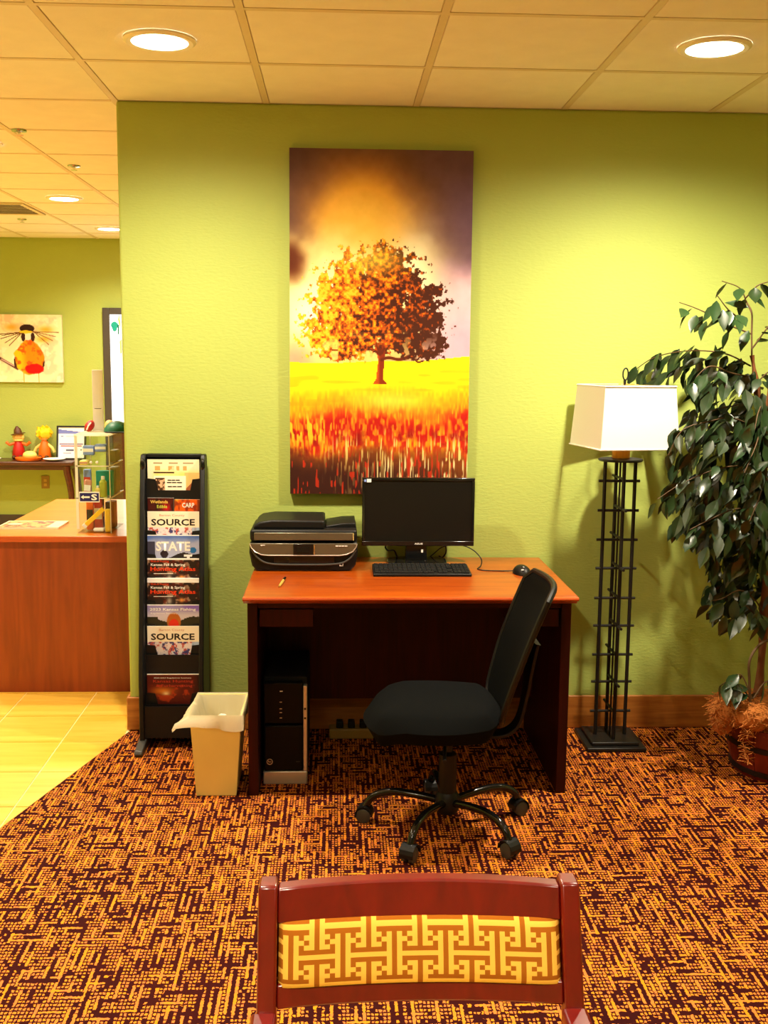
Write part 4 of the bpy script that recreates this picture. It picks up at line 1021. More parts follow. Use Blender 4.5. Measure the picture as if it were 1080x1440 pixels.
# liner: folded over the rim, wrinkled
def per(t, off, z):
    x0, x1, y0, y1 = -0.540-off*1.6, -0.342+min(off, 0.004), -0.762-off, -0.487+min(off, 0.006)
    w, d = x1-x0, y1-y0; P = 2*(w+d); s = (t % 1)*P
    if s < w: return (x0+s, y0, z)
    if s < w+d: return (x1, y0+s-w, z)
    if s < 2*w+d: return (x1-(s-w-d), y1, z)
    return (x0, y1-(s-2*w-d), z)
nt_ = 72; rows = []
for (off, z, amp) in ((-0.042, 0.10, 0.003), (-0.026, 0.22, 0.003), (-0.0125, 0.308, 0.001), (-0.0005, 0.3195, 0.0), (0.0035, 0.310, 0.001), (0.007, 0.294, 0.004), (0.011, 0.272, 0.007)):
    r = []
    for k in range(nt_):
        t = k/nt_
        wv = math.sin(t*40)+0.6*math.sin(t*83+1)+0.4*math.sin(t*131+2)
        front = max(0.0, 1-abs(t-0.0)*6) + max(0.0, 1-abs(t-1.0)*6)
        o2 = off+amp*wv*0.8+(0.018*front if off > 0.006 else 0)
        zz = z + (amp*1.6*math.sin(t*23+0.5) if off > 0 else 0)
        r.append(per(t, o2, zz))
    rows.append(r)
g = G().add([p for r in rows for p in r], [(i*nt_+k, i*nt_+(k+1) % nt_, (i+1)*nt_+(k+1) % nt_, (i+1)*nt_+k) for i in range(len(rows)-1) for k in range(nt_)])
obj('bag_liner', g, M['liner'], wb, ang=80)
g = G().ball((-0.420, -0.560, 0.205), (0.055, 0.050, 0.045), 14, 10)
g.v = [(x+0.010*math.sin(70*y+z*40), y+0.010*math.sin(80*x), z+0.012*math.sin(60*x+50*y)) for x, y, z in g.v]
tag(obj('crumpled_paper', g, M['tissue'], ang=20), 'crumpled white paper lying in the yellow waste bin', 'paper')

# ------------------------------------------------------------------ ficus in a half barrel
fx_, fy_ = 1.80, -0.50
fp = thing('potted_ficus', (fx_, fy_, 0), 'leafy dark green ficus tree in a red wooden half barrel by the floor lamp', 'plant')
NS = 20
for k in range(NS):
    a0, a1 = 2*PI*k/NS+0.008, 2*PI*(k+1)/NS-0.008
    vv = []
    for (r, z) in ((0.205, 0.0), (0.232, 0.12), (0.232, 0.205)):
        for (a, rr) in ((a0, r), (a1, r), (a1, r-0.016), (a0, r-0.016)): vv.append((fx_+rr*math.cos(a), fy_+rr*math.sin(a), z))
    obj('stave', G().add(vv, [(3, 2, 1, 0), (8, 9, 10, 11)] + [(i*4+q, i*4+(q+1) % 4, i*4+4+(q+1) % 4, i*4+4+q) for i in range(2) for q in range(4)]), M['stave'], fp, smooth=False)
for z, r in ((0.028, 0.212), (0.130, 0.2335)):
    obj('hoop', G().lathe([(r, z-0.011), (r+0.004, z-0.010), (r+0.004, z+0.010), (r, z+0.011)], 40, (fx_, fy_, 0), cap=False), M['hoop'], fp)
obj('soil', G().lathe([(0.19, 0.02), (0.214, 0.17), (0.12, 0.20), (0.02, 0.21)], 24, (fx_, fy_, 0)), M['brown'], fp)
# straw moss: heaped strands
ms_ = G()
def strand(c, r=0.0016):
    a = random.uniform(0, 2*PI); ln = random.uniform(0.025, 0.06); b = random.uniform(-0.5, 0.5)
    d = Vector((math.cos(a), math.sin(a), b)).normalized(); w = Vector((-d.y, d.x, 0)).normalized()*r; u = Vector((0, 0, r*1.2))
    c = Vector(c); m = c+Vector((random.uniform(-.008, .008), random.uniform(-.008, .008), random.uniform(0.002, .012)))
    p = [c-d*ln/2, m, c+d*ln/2]
    vv = []
    for q in p: vv += [q-w, q+w, q+u]
    ms_.add(vv, [(i*3+k, i*3+(k+1) % 3, i*3+3+(k+1) % 3, i*3+3+k) for i in range(2) for k in range(3)])
core = G()
def blob(c, r):
    g = G().ball(c, r, 14, 9); core.add([(x+random.uniform(-.006, .006), y+random.uniform(-.006, .006), z+random.uniform(-.006, .006)) for x, y, z in g.v], g.f)
    for _ in range(int(5200*(r[0]*r[1]+r[0]*r[2]+r[1]*r[2])*4)):
        t = math.acos(random.uniform(-0.9, 1)); a = random.uniform(0, 2*PI); k = random.uniform(0.95, 1.08)
        strand((c[0]+r[0]*k*math.sin(t)*math.cos(a), c[1]+r[1]*k*math.sin(t)*math.sin(a), c[2]+r[2]*k*math.cos(t)))
blob((fx_, fy_, 0.215), (0.215, 0.215, 0.085))
blob((1.545, -0.55, 0.262), (0.075, 0.085, 0.062)); blob((1.512, -0.56, 0.225), (0.040, 0.05, 0.060)); blob((1.60, -0.62, 0.255), (0.075, 0.07, 0.050))
obj('moss', core, M['moss'], fp, kind='stuff')
for (c, s) in (((1.575, -0.66), 40), ):
    for _ in range(s): strand((c[0]+random.uniform(-.02, .02), c[1]+random.uniform(-.02, .02), random.uniform(0.09, 0.22)))
obj('moss_strands', ms_, M['moss'], fp, smooth=False, kind='stuff')
BR = [
  ('topleft', [(1.616,-0.37,1.722), (1.506,-0.38,1.761), (1.441,-0.40,1.792), (1.370,-0.40,1.821), (1.314,-0.40,1.839)]),
  ('top', [(1.615,-0.36,1.804), (1.600,-0.34,1.846), (1.569,-0.34,1.900), (1.497,-0.34,1.926)]),
  ('topright', [(1.618,-0.38,1.667), (1.667,-0.40,1.749), (1.706,-0.40,1.803)]),
  ('topright2', [(1.590,-0.35,1.859), (1.616,-0.40,1.905), (1.670,-0.40,1.924)]),
  ('pale', [(1.520,-0.46,1.785), (1.47,-0.50,1.81), (1.418,-0.52,1.861)]),
  ('droop', [(1.616,-0.38,1.598), (1.535,-0.38,1.638), (1.462,-0.36,1.654), (1.387,-0.24,1.654), (1.299,-0.15,1.628), (1.227,-0.10,1.571)]),
  ('mid1', [(1.630,-0.38,1.556), (1.519,-0.45,1.570), (1.417,-0.50,1.597), (1.364,-0.50,1.556), (1.345,-0.50,1.502)]),
  ('mid2', [(1.641,-0.38,1.473), (1.577,-0.35,1.444), (1.506,-0.35,1.429), (1.453,-0.30,1.398), (1.416,-0.30,1.383)]),
  ('b3', [(1.663,-0.40,1.349), (1.510,-0.50,1.401), (1.410,-0.55,1.392), (1.303,-0.55,1.357), (1.253,-0.55,1.262)]),
  ('b3b', [(1.669,-0.40,1.335), (1.616,-0.30,1.328), (1.509,-0.28,1.283), (1.411,-0.28,1.210), (1.357,-0.28,1.123)]),
  ('b4', [(1.683,-0.40,1.195), (1.548,-0.50,1.218), (1.420,-0.55,1.203), (1.300,-0.55,1.148), (1.220,-0.55,1.094)]),
  ('b4b', [(1.694,-0.40,1.110), (1.609,-0.35,1.132), (1.513,-0.30,1.083), (1.429,-0.30,1.010), (1.388,-0.30,0.966)]),
  ('b5', [(1.696,-0.42,0.999), (1.538,-0.55,1.059), (1.412,-0.60,1.025), (1.333,-0.60,0.984)]),
  ('b6', [(1.704,-0.42,0.914), (1.615,-0.40,0.939), (1.540,-0.38,0.878), (1.500,-0.38,0.814)]),
  ('b7', [(1.702,-0.44,0.624), (1.642,-0.48,0.691), (1.576,-0.50,0.729), (1.507,-0.50,0.695), (1.465,-0.50,0.687)]),
  ('b7b', [(1.711,-0.42,0.799), (1.657,-0.35,0.785), (1.579,-0.33,0.746), (1.522,-0.33,0.716)]),
  ('b8', [(1.705,-0.44,0.571), (1.631,-0.50,0.644), (1.602,-0.50,0.667), (1.595,-0.50,0.638)]),
  ('low', [(1.596,-0.62,0.330), (1.551,-0.62,0.378), (1.508,-0.62,0.398), (1.473,-0.62,0.378)]),
  ('low2', [(1.602,-0.62,0.330), (1.570,-0.60,0.409), (1.542,-0.60,0.420)]),
  ('low3', [(1.608,-0.62,0.330), (1.656,-0.60,0.386), (1.697,-0.60,0.391)]),
  ('f1', [(1.668,-0.42,1.30), (1.60,-0.55,1.34), (1.55,-0.64,1.30), (1.50,-0.68,1.21)]),
  ('f2', [(1.69,-0.42,1.12), (1.62,-0.56,1.16), (1.57,-0.66,1.12), (1.53,-0.68,1.03)]),
  ('f3', [(1.70,-0.42,0.96), (1.64,-0.54,1.0), (1.58,-0.60,0.95), (1.56,-0.62,0.87)]),
  ('f4', [(1.65,-0.40,1.40), (1.62,-0.50,1.45), (1.58,-0.57,1.42), (1.56,-0.6,1.36)]),
]
RBR = [
  [(1.662,-0.40,1.363), (1.721,-0.45,1.449), (1.839,-0.45,1.367), (1.935,-0.45,1.201)], [(1.690,-0.40,1.138), (1.744,-0.50,1.205), (1.861,-0.50,1.123), (1.941,-0.50,0.984)],
  [(1.707,-0.42,0.856), (1.804,-0.40,0.910), (1.897,-0.40,0.824), (1.963,-0.40,0.708)], [(1.637,-0.38,1.529), (1.705,-0.40,1.585), (1.822,-0.40,1.531), (1.886,-0.40,1.420)],
  [(1.69,-0.42,1.10), (1.78,-0.62,1.16), (1.86,-0.70,1.08), (1.90,-0.72,0.96)], [(1.67,-0.40,1.30), (1.76,-0.26,1.36), (1.88,-0.2,1.28), (1.95,-0.18,1.15)]]
obj('trunk', G().tube(smooth_path([(1.70,-0.45,0.20), (1.696,-0.45,0.266), (1.705,-0.44,0.571), (1.704,-0.42,0.914), (1.680,-0.40,1.251), (1.648,-0.385,1.48), (1.618,-0.38,1.64)]), [0.020+0.004*math.cos(i) - 0.010*i/36 for i in range(37)], 10), M['bark'], fp)
obj('trunk', G().tube(smooth_path([(1.77,-0.5,0.20), (1.750,-0.50,0.282), (1.712,-0.50,0.814), (1.660,-0.45,1.255), (1.651,-0.50,1.586)]), [0.014-0.008*i/24 for i in range(25)], 8), M['bark'], fp)
obj('branch', G().tube(smooth_path([(1.618,-0.38,1.63), (1.616,-0.37,1.722), (1.615,-0.36,1.804), (1.600,-0.34,1.846)]), 0.0036, 7), M['twig'], fp)
obj('vine', G().tube(smooth_path([(1.597,-0.62,0.300), (1.588,-0.62,0.40), (1.584,-0.62,0.477), (1.619,-0.60,0.527), (1.673,-0.58,0.550), (1.732,-0.55,0.528)]), 0.0055, 8), M['twig'], fp)
def leaf_mesh(name, curl, fold, ln, wd, mat):
    g = G(); prof = [(0, 0.06), (0.18, 0.62), (0.40, 1.0), (0.62, 0.86), (0.82, 0.42), (1.0, 0.0)]
    vv = []
    for t, w in prof:
        x = t*ln; z = -curl*t*t*ln
        vv += [(x, -w*wd/2, z-fold*w*wd*0.0), (x, 0, z-fold*w*wd*0.5), (x, w*wd/2, z)]
    ff = []
    for i in range(len(prof)-1):
        a = i*3; ff += [(a, a+1, a+4, a+3), (a+1, a+2, a+5, a+4)]
    me = bpy.data.meshes.new(name); me.from_pydata(vv, [], ff); me.materials.append(mat)
    me.polygons.foreach_set('use_smooth', [True]*len(me.polygons)); return me
LM = [leaf_mesh('leaf', c, f, l, w, m) for (c, f, l, w, m) in ((0.25, 0.5, 0.088, 0.044, M['leaf']), (0.45, 0.35, 0.080, 0.040, M['leaf']), (0.15, 0.6, 0.094, 0.048, M['leaf']), (0.35, 0.45, 0.084, 0.043, M['leaf2']), (0.55, 0.3, 0.074, 0.038, M['leaf2']))]
def leaf_frame(p, d, droop):
    d = Vector(d); d.z -= droop; d.normalize()
    up = Vector((random.uniform(-.5, .5), random.uniform(-.9, .2), 1)).normalized()
    side = up.cross(d).normalized(); up = d.cross(side)
    m = Matrix((d, side, up)).transposed().to_4x4(); m.translation = Vector(p) - Vector((fx_, fy_, 0)); return m
COUNT = {'topleft': 9, 'top': 4, 'topright': 5, 'topright2': 4, 'pale': 9, 'droop': 30, 'mid1': 12, 'mid2': 13, 'low': 6, 'low2': 3, 'low3': 4, 'b8': 4, 'b7': 12, 'b7b': 12}
total = 0
def put_leaves(path, n, bright, real=True, acc=None):
    global total
    for k in range(n):
        t = (k+0.6)/n*0.98+0.02
        i = min(int(t*(len(path)-1)), len(path)-2); p = path[i].lerp(path[i+1], t*(len(path)-1)-i); d = (path[i+1]-path[i]).normalized()
        sd = d.cross(Vector((0, 0, 1))); sd = sd.normalized() if sd.length > 0.05 else Vector((0, 1, 0))
        s = 1 if k % 2 else -1
        v = d*random.uniform(0.3, 0.9) + sd*s*random.uniform(0.3, 1.0) + Vector((0, 0, random.uniform(-0.3, 0.25)))
        off = (sd*s*0.012 + Vector((random.uniform(-.018, .018), random.uniform(-.03, .03), random.uniform(-.03, .012)))) if n > 8 else sd*s*0.004
        m = leaf_frame(p+off, v, random.uniform(0.15, 1.3))
        if (m @ Vector((0.11, 0, 0))).y + fy_ > -0.012 or p.y + off.y > -0.02: continue
        me = random.choice(LM[3:] if (bright and random.random() < 0.6) else LM)
        if real:
            o = bpy.data.objects.new('leaf', me); COL.objects.link(o); o.parent = fp; o.matrix_local = m; sc_ = random.uniform(0.85, 1.12); o.scale = (sc_,)*3; total += 1
        else:
            acc.add([m @ v_.co + Vector((fx_, fy_, 0)) for v_ in me.vertices], [tuple(p_.vertices) for p_ in me.polygons])
for nm, pts in BR:
    path = smooth_path(pts, 5)
    obj('branch', G().tube(path, [0.0034-0.0018*i/len(path) for i in range(len(path))], 6), M['twig'], fp)
    put_leaves(path, COUNT.get(nm, 16), nm.startswith('top') or nm in ('pale', 'droop'))  # glare on the upper branches put into colour: brighter leaves favoured there
acc = G()
for nm, pts in BR:                                          # the smaller leaves crowded behind and below the counted ones
    if nm in COUNT and nm not in ('mid2', 'b7', 'b7b', 'mid1', 'droop'): continue
    for dy, dz in ((0.07, -0.03), (0.12, 0.02), (-0.05, -0.06)):
        put_leaves([p_ + Vector((0.03, dy, dz)) for p_ in smooth_path(pts, 5)[:-2]], 13, False, False, acc)
for pts in RBR:
    path = smooth_path(pts, 5); obj('branch', G().tube(path, 0.0028, 6), M['twig'], fp); put_leaves(path, 26, False, False, acc)
obj('foliage', acc, M['leaf'], fp, kind='stuff')

# ------------------------------------------------------------------ reception counter and what stands on it
CT = 0.768
ct = thing('reception_counter', (-0.6, 1.2, 0), 'reddish wood reception counter with an orange top beyond the wall end', 'counter')
obj('front_panel', G().box(-1.655, 0.40, 0.545, 0.575, -0.0015, CT-0.030), M['counter'], ct)
obj('end_panel', G().box(-1.655, -1.625, 0.575, 1.84, -0.0015, CT-0.030), M['counter'], ct)
obj('countertop', G().box(-1.665, 0.42, 0.522, 1.865, CT-0.030, CT), M['counter_top'], ct, bevel=0.004)
obj('top_edge', G().box(-1.663, 0.418, 0.5175, 0.5215, CT-0.028, CT-0.004), M['desk_edge'], ct)
mgp = lambda U, V, nx, ny: over(over(np.zeros(U.shape+(3,))+np.array([196, 142, 70.]), (110, 50, 24), sstep(0.5, 0.6, fbm(nx, ny, 14, 6, 131))), (240, 220, 170), ((V < 0.08) | (U < 0.04) | (np.hypot(U-0.2, V-0.5) < 0.12) | (U > 0.8))*0.85)
pad = panel('magazine', -1.665, -1.365, 0.0, 0.215, 0.0, 0.010, 60, 40, mgp, edge=(246, 238, 214), lay=(-1.515, 0.0, 0.1075))
pad.location = (-1.515, 0.83, CT)
tag(pad, 'stack of printed brown placemats lying flat on the reception counter', 'magazine')

cs = thing('display_case', (-1.165, 0.77, CT), 'clear acrylic display case of toiletries standing on the reception counter', 'display case')
ax0, ax1, ay0, ay1, az1 = -1.246, -1.085, 0.612, 0.93, 1.243
obj('front_panel', G().box(ax0+0.004, ax1-0.004, ay0, ay0+0.003, CT, az1), M['acrylic'], cs)
obj('side_panel', G().box(ax1-0.003, ax1, ay0, ay1, CT, az1), M['acrylic'], cs)
obj('side_panel', G().box(ax0, ax0+0.003, ay0, ay1, CT, az1), M['acrylic'], cs)
obj('back_panel', G().box(ax0+0.004, ax1-0.004, ay1-0.003, ay1, CT, az1), M['acrylic'], cs)
obj('lid', G().box(ax0-0.004, ax1+0.002, ay0-0.004, ay1+0.002, az1-0.008, az1), M['frosted'], cs)
obj('base', G().box(ax0, ax1, ay0, ay1, CT, CT+0.004), M['acrylic'], cs)
for z in (0.935, 1.090):
    sh = obj('shelf', G().box(ax0+0.004, ax1-0.004, ay0+0.004, ay1-0.004, z, z+0.003), M['acrylic'], cs)
    obj('shelf_edge', G().box(ax0, ax1+0.0005, ay0-0.001, ay0+0.002, z-0.001, z+0.004).box(ax1-0.002, ax1+0.001, ay0, ay1, z-0.001, z+0.004), M['acrylic_edge'], sh)
sh = obj('slanted_shelf', G().hexa([(ax0+0.004, ay0+0.01, 1.120), (ax1-0.004, ay0+0.01, 1.150), (ax1-0.004, ay1-0.02, 1.185), (ax0+0.004, ay1-0.02, 1.155), (ax0+0.004, ay0+0.01, 1.123), (ax1-0.004, ay0+0.01, 1.153), (ax1-0.004, ay1-0.02, 1.188), (ax0+0.004, ay1-0.02, 1.158)]), M['acrylic'], cs)
obj('corner_post', G().box(ax1-0.003, ax1+0.001, ay0-0.001, ay0+0.003, CT, az1-0.008), M['acrylic_edge'], cs)
obj('corner_post', G().box(ax0-0.003, ax0+0.010, ay0-0.001, ay0+0.003, CT+0.02, az1-0.008), M['acrylic_edge'], cs)
obj('corner_post', G().box(ax0-0.001, ax0+0.003, ay1-0.004, ay1, CT, az1-0.008), M['acrylic_edge'], cs)
for x in (-1.172, -1.143): obj('knob', G().ball((x, ay0-0.006, 1.110), 0.007, 10, 7), M['white'], cs)
sgn = obj('sign_card', G().box(-1.232, -1.136, ay0-0.005, ay0-0.001, 0.918, 0.968), M['white'], cs, label='small navy and white sign on the front')
obj('sign_face', G().box(-1.229, -1.139, ay0-0.0058, ay0-0.005, 0.923, 0.963), M['navy'], sgn)
sy = ay0-0.0064
obj('sign_arrow', G().prism([(-1.224, 0.943), (-1.211, 0.953), (-1.211, 0.947), (-1.182, 0.947), (-1.182, 0.939), (-1.211, 0.939), (-1.211, 0.933)], 'y', sy, sy+0.0005), M['wtext'], sgn)
text('S', -1.161, 0.943, sy, 0.030, 0.028, 'wtext', sgn, 'lettering', 0.03)
def packet(name, label, x0, x1, y0, y1, z0, z1, mat, tilt=0.0, band=None, cat='packet'):
    t = thing(name, ((x0+x1)/2, (y0+y1)/2, z0), label, cat, 'toiletries in the display case')
    pv = ((x0+x1)/2, (y0+y1)/2, z0)
    obj('pouch', G().box(x0, x1, y0, y1, z0, z1).rot(tilt, 'Y', pv), M[mat], t, bevel=min(0.005, (y1-y0)*0.3))
    if band: obj('label_band', G().box(x0+0.002, x1-0.002, y0-0.0012, y0+0.001, z0+(z1-z0)*0.35, z0+(z1-z0)*0.7).rot(tilt, 'Y', pv), M[band], t)
    return t
packet('sachet', 'blue sachet lying on the slanted upper shelf of the display case', -1.222, -1.170, 0.66, 0.70, 1.139, 1.185, 'blue', 0, 'white')
packet('sachet', 'pale blue sachet on the right of the slanted upper shelf', -1.165, -1.110, 0.66, 0.70, 1.155, 1.192, 'blue', 0, 'white')
packet('soap_box', 'small cream box on the middle shelf under the slanted shelf', -1.235, -1.195, 0.64, 0.70, 1.093, 1.115, 'straw', 0, 'pink', cat='box')
def bottle(name, label, x, y, z, r, h, mat, cap, cat='bottle'):
    t = thing(name, (x, y, z), label, cat, 'toiletries in the display case')
    obj('body', G().lathe([(r*0.9, 0), (r, 0.004), (r, h*0.72), (r*0.45, h*0.84)], 18, (x, y, z)), M[mat], t)
    obj('cap', G().lathe([(r*0.5, h*0.84), (r*0.5, h*0.99), (r*0.4, h)], 14, (x, y, z)), M[cap], t); return t
packet('wash_bag', 'teal wash bag standing on the middle shelf of the display case', -1.172, -1.092, 0.70, 0.74, 0.938, 1.060, 'teal', 0)
bottle('lotion_bottle', 'small yellow-green bottle in front of the teal wash bag', -1.130, 0.665, 0.938, 0.018, 0.10, 'lime', 'white')
bottle('shampoo_bottle', 'white capped bottle beside the yellow-green bottle', -1.153, 0.652, 0.938, 0.012, 0.055, 'straw', 'white')
packet('comb_packet', 'pink comb packet on the left of the middle shelf', -1.226, -1.192, 0.66, 0.68, 0.938, 1.020, 'pink', 0.1, 'white')
packet('razor_packet', 'blue razor packet behind the pink comb packet', -1.236, -1.200, 0.72, 0.74, 0.938, 1.065, 'blue', 0.0, 'capred')
packet('medicine_packet', 'red packet with a white band in the bottom of the display case', -1.180, -1.140, 0.68, 0.70, CT+0.004, 0.925, 'red', 0, 'white')
packet('medicine_packet', 'orange packet with a dark band next to the red packet', -1.218, -1.184, 0.68, 0.70, CT+0.004, 0.915, 'orange', 0, 'ink')
packet('toothpaste_box', 'upright yellow box in the right front corner of the display case', -1.116, -1.090, 0.618, 0.65, CT+0.004, 0.882, 'yellow', 0, None, 'box')
tp = thing('toothpaste_tube', (-1.18, 0.64, CT+0.004), 'yellow and white toothpaste box leaning diagonally in the display case', 'tube', 'toiletries in the display case')
d = Vector((0.096, 0, 0.088)); p0 = Vector((-1.222, 0.640, 0.795))
obj('carton', G().tube([p0+d*0.12, p0+d*1.0], 0.014, 4), M['yellow'], tp, smooth=False)
obj('carton_end', G().tube([p0, p0+d*0.12], 0.014, 4), M['white'], tp, smooth=False)
packet('bandage_box', 'brown box in the bottom right of the display case behind the yellow box', -1.135, -1.092, 0.72, 0.80, CT+0.004, 0.905, 'brown', 0, None, 'box')
packet('paper_bag', 'brown paper bag at the back right of the middle shelf of the display case', -1.135, -1.092, 0.79, 0.90, 0.938, 1.065, 'tan', 0, None, 'bag')
packet('paper_bag', 'brown paper bag under the slanted shelf on the right', -1.130, -1.092, 0.80, 0.90, 1.093, 1.150, 'tan', 0, None, 'bag')
packet('sewing_kit', 'dark blue sewing kit behind the red packet in the bottom of the case', -1.205, -1.150, 0.76, 0.78, CT+0.004, 0.930, 'navy', 0, 'white', 'kit')
packet('soap_box', 'small white box lying at the foot of the diagonal yellow carton', -1.175, -1.125, 0.625, 0.66, CT+0.004, CT+0.020, 'white', 0, None, 'box')
# on the case
st = thing('sign_stand', (-1.17, 0.80, az1), 'tall narrow white sign standing on top of the display case', 'sign')
obj('board', G().box(-1.199, -1.147, 0.80, 0.806, az1+0.004, 1.545), M['white'], st, bevel=0.001)
obj('foot', G().box(-1.205, -1.141, 0.775, 0.830, az1, az1+0.006), M['acrylic_edge'], st)
obj('rule_line', G().box(-1.190, -1.158, 0.7994, 0.80, 1.355, 1.358), M['grey'], st)
g = G().ball((-1.216, 0.80, az1+0.030), (0.022, 0.04, 0.030), 14, 9); g.rot(0.5, 'Y', (-1.216, 0.80, az1+0.03)); zz = min(p[2] for p in g.v); g.v = [(a, b, c-zz+az1) for a, b, c in g.v]
po_ = obj('coin_pouch', g, M['red']); tag(po_, 'small red pouch on the display case left of the white sign', 'pouch')
obj('stripe', G().tube([(-1.222, 0.760, az1+0.012), (-1.214, 0.757, az1+0.03), (-1.20, 0.760, az1+0.048)], 0.004, 6), M['white'], po_)
g = G().ball((-1.140, 0.90, az1+0.026), (0.028, 0.03, 0.026), 12, 8); g.v = [(a+0.004*math.sin(90*c), b, c) for a, b, c in g.v]
tag(obj('fabric_flower', g, M['skin']), 'orange-pink fabric flower on the display case right of the white sign', 'ornament')
cap_ = thing('sports_cap', (-1.07, 0.80, az1), 'green cap with a black brim resting on the display case', 'cap')
g = G().ball((-1.085, 0.80, az1), (0.062, 0.07, 0.055), 18, 10); g.v = [(a, b, max(c, az1)) for a, b, c in g.v]
obj('crown', g, M['green'], cap_)
obj('brim', G().prism([(-1.13+0.085*(1-math.cos(a)), 0.735-0.050*math.sin(a)) for a in np.linspace(0, PI, 11)], 'z', az1+0.001, az1+0.006).rot(0.0, 'X', (0, 0.735, az1)), M['black'], cap_)

# ------------------------------------------------------------------ far wall: console table, figures, pictures
WT = 0.690
cn = thing('console_table', (-2.95, 5.14, 0), 'dark wood console table with curved legs against the far green wall', 'table')
obj('tabletop', G().box(-3.62, -2.305, 4.95, 5.31, WT-0.035, WT), M['walnut'], cn, bevel=0.008)
obj('apron', G().box(-3.57, -2.345, 4.975, 4.997, WT-0.075, WT-0.035).box(-3.57, -2.345, 5.27, 5.29, WT-0.075, WT-0.035).box(-2.367, -2.345, 4.997, 5.27, WT-0.075, WT-0.035), M['walnut'], cn)
for (x, y) in ((-2.37, 4.985), (-3.55, 4.985), (-2.37, 5.275), (-3.55, 5.275)):
    s = 1 if x > -3 else -1
    p = smooth_path([(x, y, WT-0.04), (x+0.005*s, y, WT-0.10), (x+0.025*s, y, 0.48), (x+0.035*s, y, 0.36), (x+0.02*s, y, 0.22), (x+0.01*s, y, 0.10), (x+0.035*s, y, 0.0)], 4)
    n = len(p); obj('leg', G().tube(p, [0.034-0.016*i/n for i in range(n)], 8), M['walnut'], cn)
ol = thing('wall_outlet', (-2.648, 5.32, 0.42), 'cream electrical outlet plate on the far wall under the console table', 'outlet')
obj('plate', G().box(-2.684, -2.612, 5.322, 5.33, 0.41, 0.527), M['tan'], ol, bevel=0.003)
for z in (0.445, 0.485): obj('socket', G().box(-2.662, -2.634, 5.319, 5.323, z-0.013, z+0.013), M['brass'], ol, bevel=0.002)
tr_ = thing('serving_tray', (-2.70, 5.06, WT), 'orange-red tray on the console table holding the cream pumpkin', 'tray')
obj('tray', G().lathe([(0.07, 0.0), (0.105, 0.004), (0.115, 0.026), (0.107, 0.026), (0.07, 0.010)], 26, (-2.72, 5.07, WT)), M['orange'], tr_)
for (px_, mt, lb) in ((-2.56, 'white', 'white saucer on the console table right of the orange tray'), (-3.12, 'white', 'white dish on the console table left of the scarecrow dolls')):
    tag(obj('saucer', G().lathe([(0.03, 0.0), (0.07, 0.010), (0.095, 0.018), (0.095, 0.021), (0.03, 0.006)], 26, (px_+0.07, 5.05, WT)), M[mt]), lb, 'saucer')
pk_ = thing('cream_pumpkin', (-2.705, 5.06, WT+0.010), 'small cream pumpkin ornament in the orange tray', 'ornament')
obj('body', G().ball((-2.705, 5.06, WT+0.048), (0.062, 0.05, 0.038), 16, 9), M['straw'], pk_)
obj('stem', G().tube([(-2.705, 5.06, WT+0.08), (-2.701, 5.06, WT+0.10)], 0.006, 6), M['brown'], pk_)
def doll(x, y, z, hat, label):
    t = thing('harvest_doll', (x, y, z), label, 'doll', 'harvest ornaments on the console table')
    obj('body', G().lathe([(0.050, 0.0), (0.058, 0.02), (0.050, 0.09), (0.032, 0.15), (0.018, 0.17)], 16, (x, y, z)), M['red' if hat else 'orange'], t)
    obj('head', G().ball((x, y-0.004, z+0.200), (0.040, 0.038, 0.040), 14, 9), M['skin'], t)
    if hat:
        obj('hat', G().lathe([(0.062, 0.218), (0.064, 0.224), (0.036, 0.230), (0.030, 0.262), (0.008, 0.292)], 16, (x, y, z)).rot(-0.15, 'Y', (x, y, z+0.22)), M['brown'], t)
        obj('scarf', G().lathe([(0.03, 0.155), (0.046, 0.165), (0.03, 0.175)], 14, (x, y, z)), M['straw'], t)
        for s in (-1, 1):
            obj('arm', G().tube([(x+s*0.03, y, z+0.14), (x+s*0.075, y-0.01, z+0.125), (x+s*0.105, y-0.01, z+0.15)], 0.014, 8), M['orange'], t)
            obj('hair', G().ball((x+s*0.038, y, z+0.195), (0.016, 0.02, 0.026), 8, 6), M['straw'], t)
    else:
        g = G().ball((x, y, z+0.235), (0.075, 0.062, 0.062), 18, 12)
        g.v = [(a+0.010*math.sin(200*c), b+0.01*math.sin(170*a), c+0.010*math.sin(190*a+60*b)) for a, b, c in g.v]
        obj('hair', g, M['yellow'], t)
        for s in (-1, 1): obj('arm', G().tube([(x+s*0.03, y, z+0.13), (x+s*0.07, y-0.01, z+0.10), (x+s*0.09, y-0.01, z+0.06)], 0.013, 8), M['straw'], t)
    for s in (-1, 1): obj('shoe', G().ball((x+s*0.028, y-0.05, z+0.018), (0.020, 0.032, 0.018), 10, 7), M['brown'], t)
doll(-2.850, 5.235, WT, True, 'scarecrow doll in a pointed brown hat and red coat on the console table')
doll(-2.620, 5.235, WT, False, 'orange scarecrow doll with bushy yellow hair on the console table')
fw = thing('framed_certificate', (-2.36, 5.2, WT), 'black framed printed notice propped on the console table', 'frame')
tl = math.radians(10)
def certp(U, V, nx, ny):
    im = np.zeros(U.shape+(3,))+np.array([250, 250, 252.])
    im = over(im, (110, 120, 200), ((V < 0.20) & (V > 0.06+0.10*U))*1.0)
    for v, a, b, c in ((0.30, .1, .2, (120, 120, 190)), (0.30, .3, .7, (190, 190, 220)), (0.55, .05, .95, (110, 60, 130)), (0.61, .1, .9, (170, 70, 90)), (0.74, .3, .6, (70, 70, 110)), (0.72, .84, .9, (40, 40, 60)), (0.84, .2, .5, (160, 160, 190))):
        im = over(im, c, ((np.abs(V-v) < 0.022) & (U > a) & (U < b))*0.9)
    return im
fz = WT
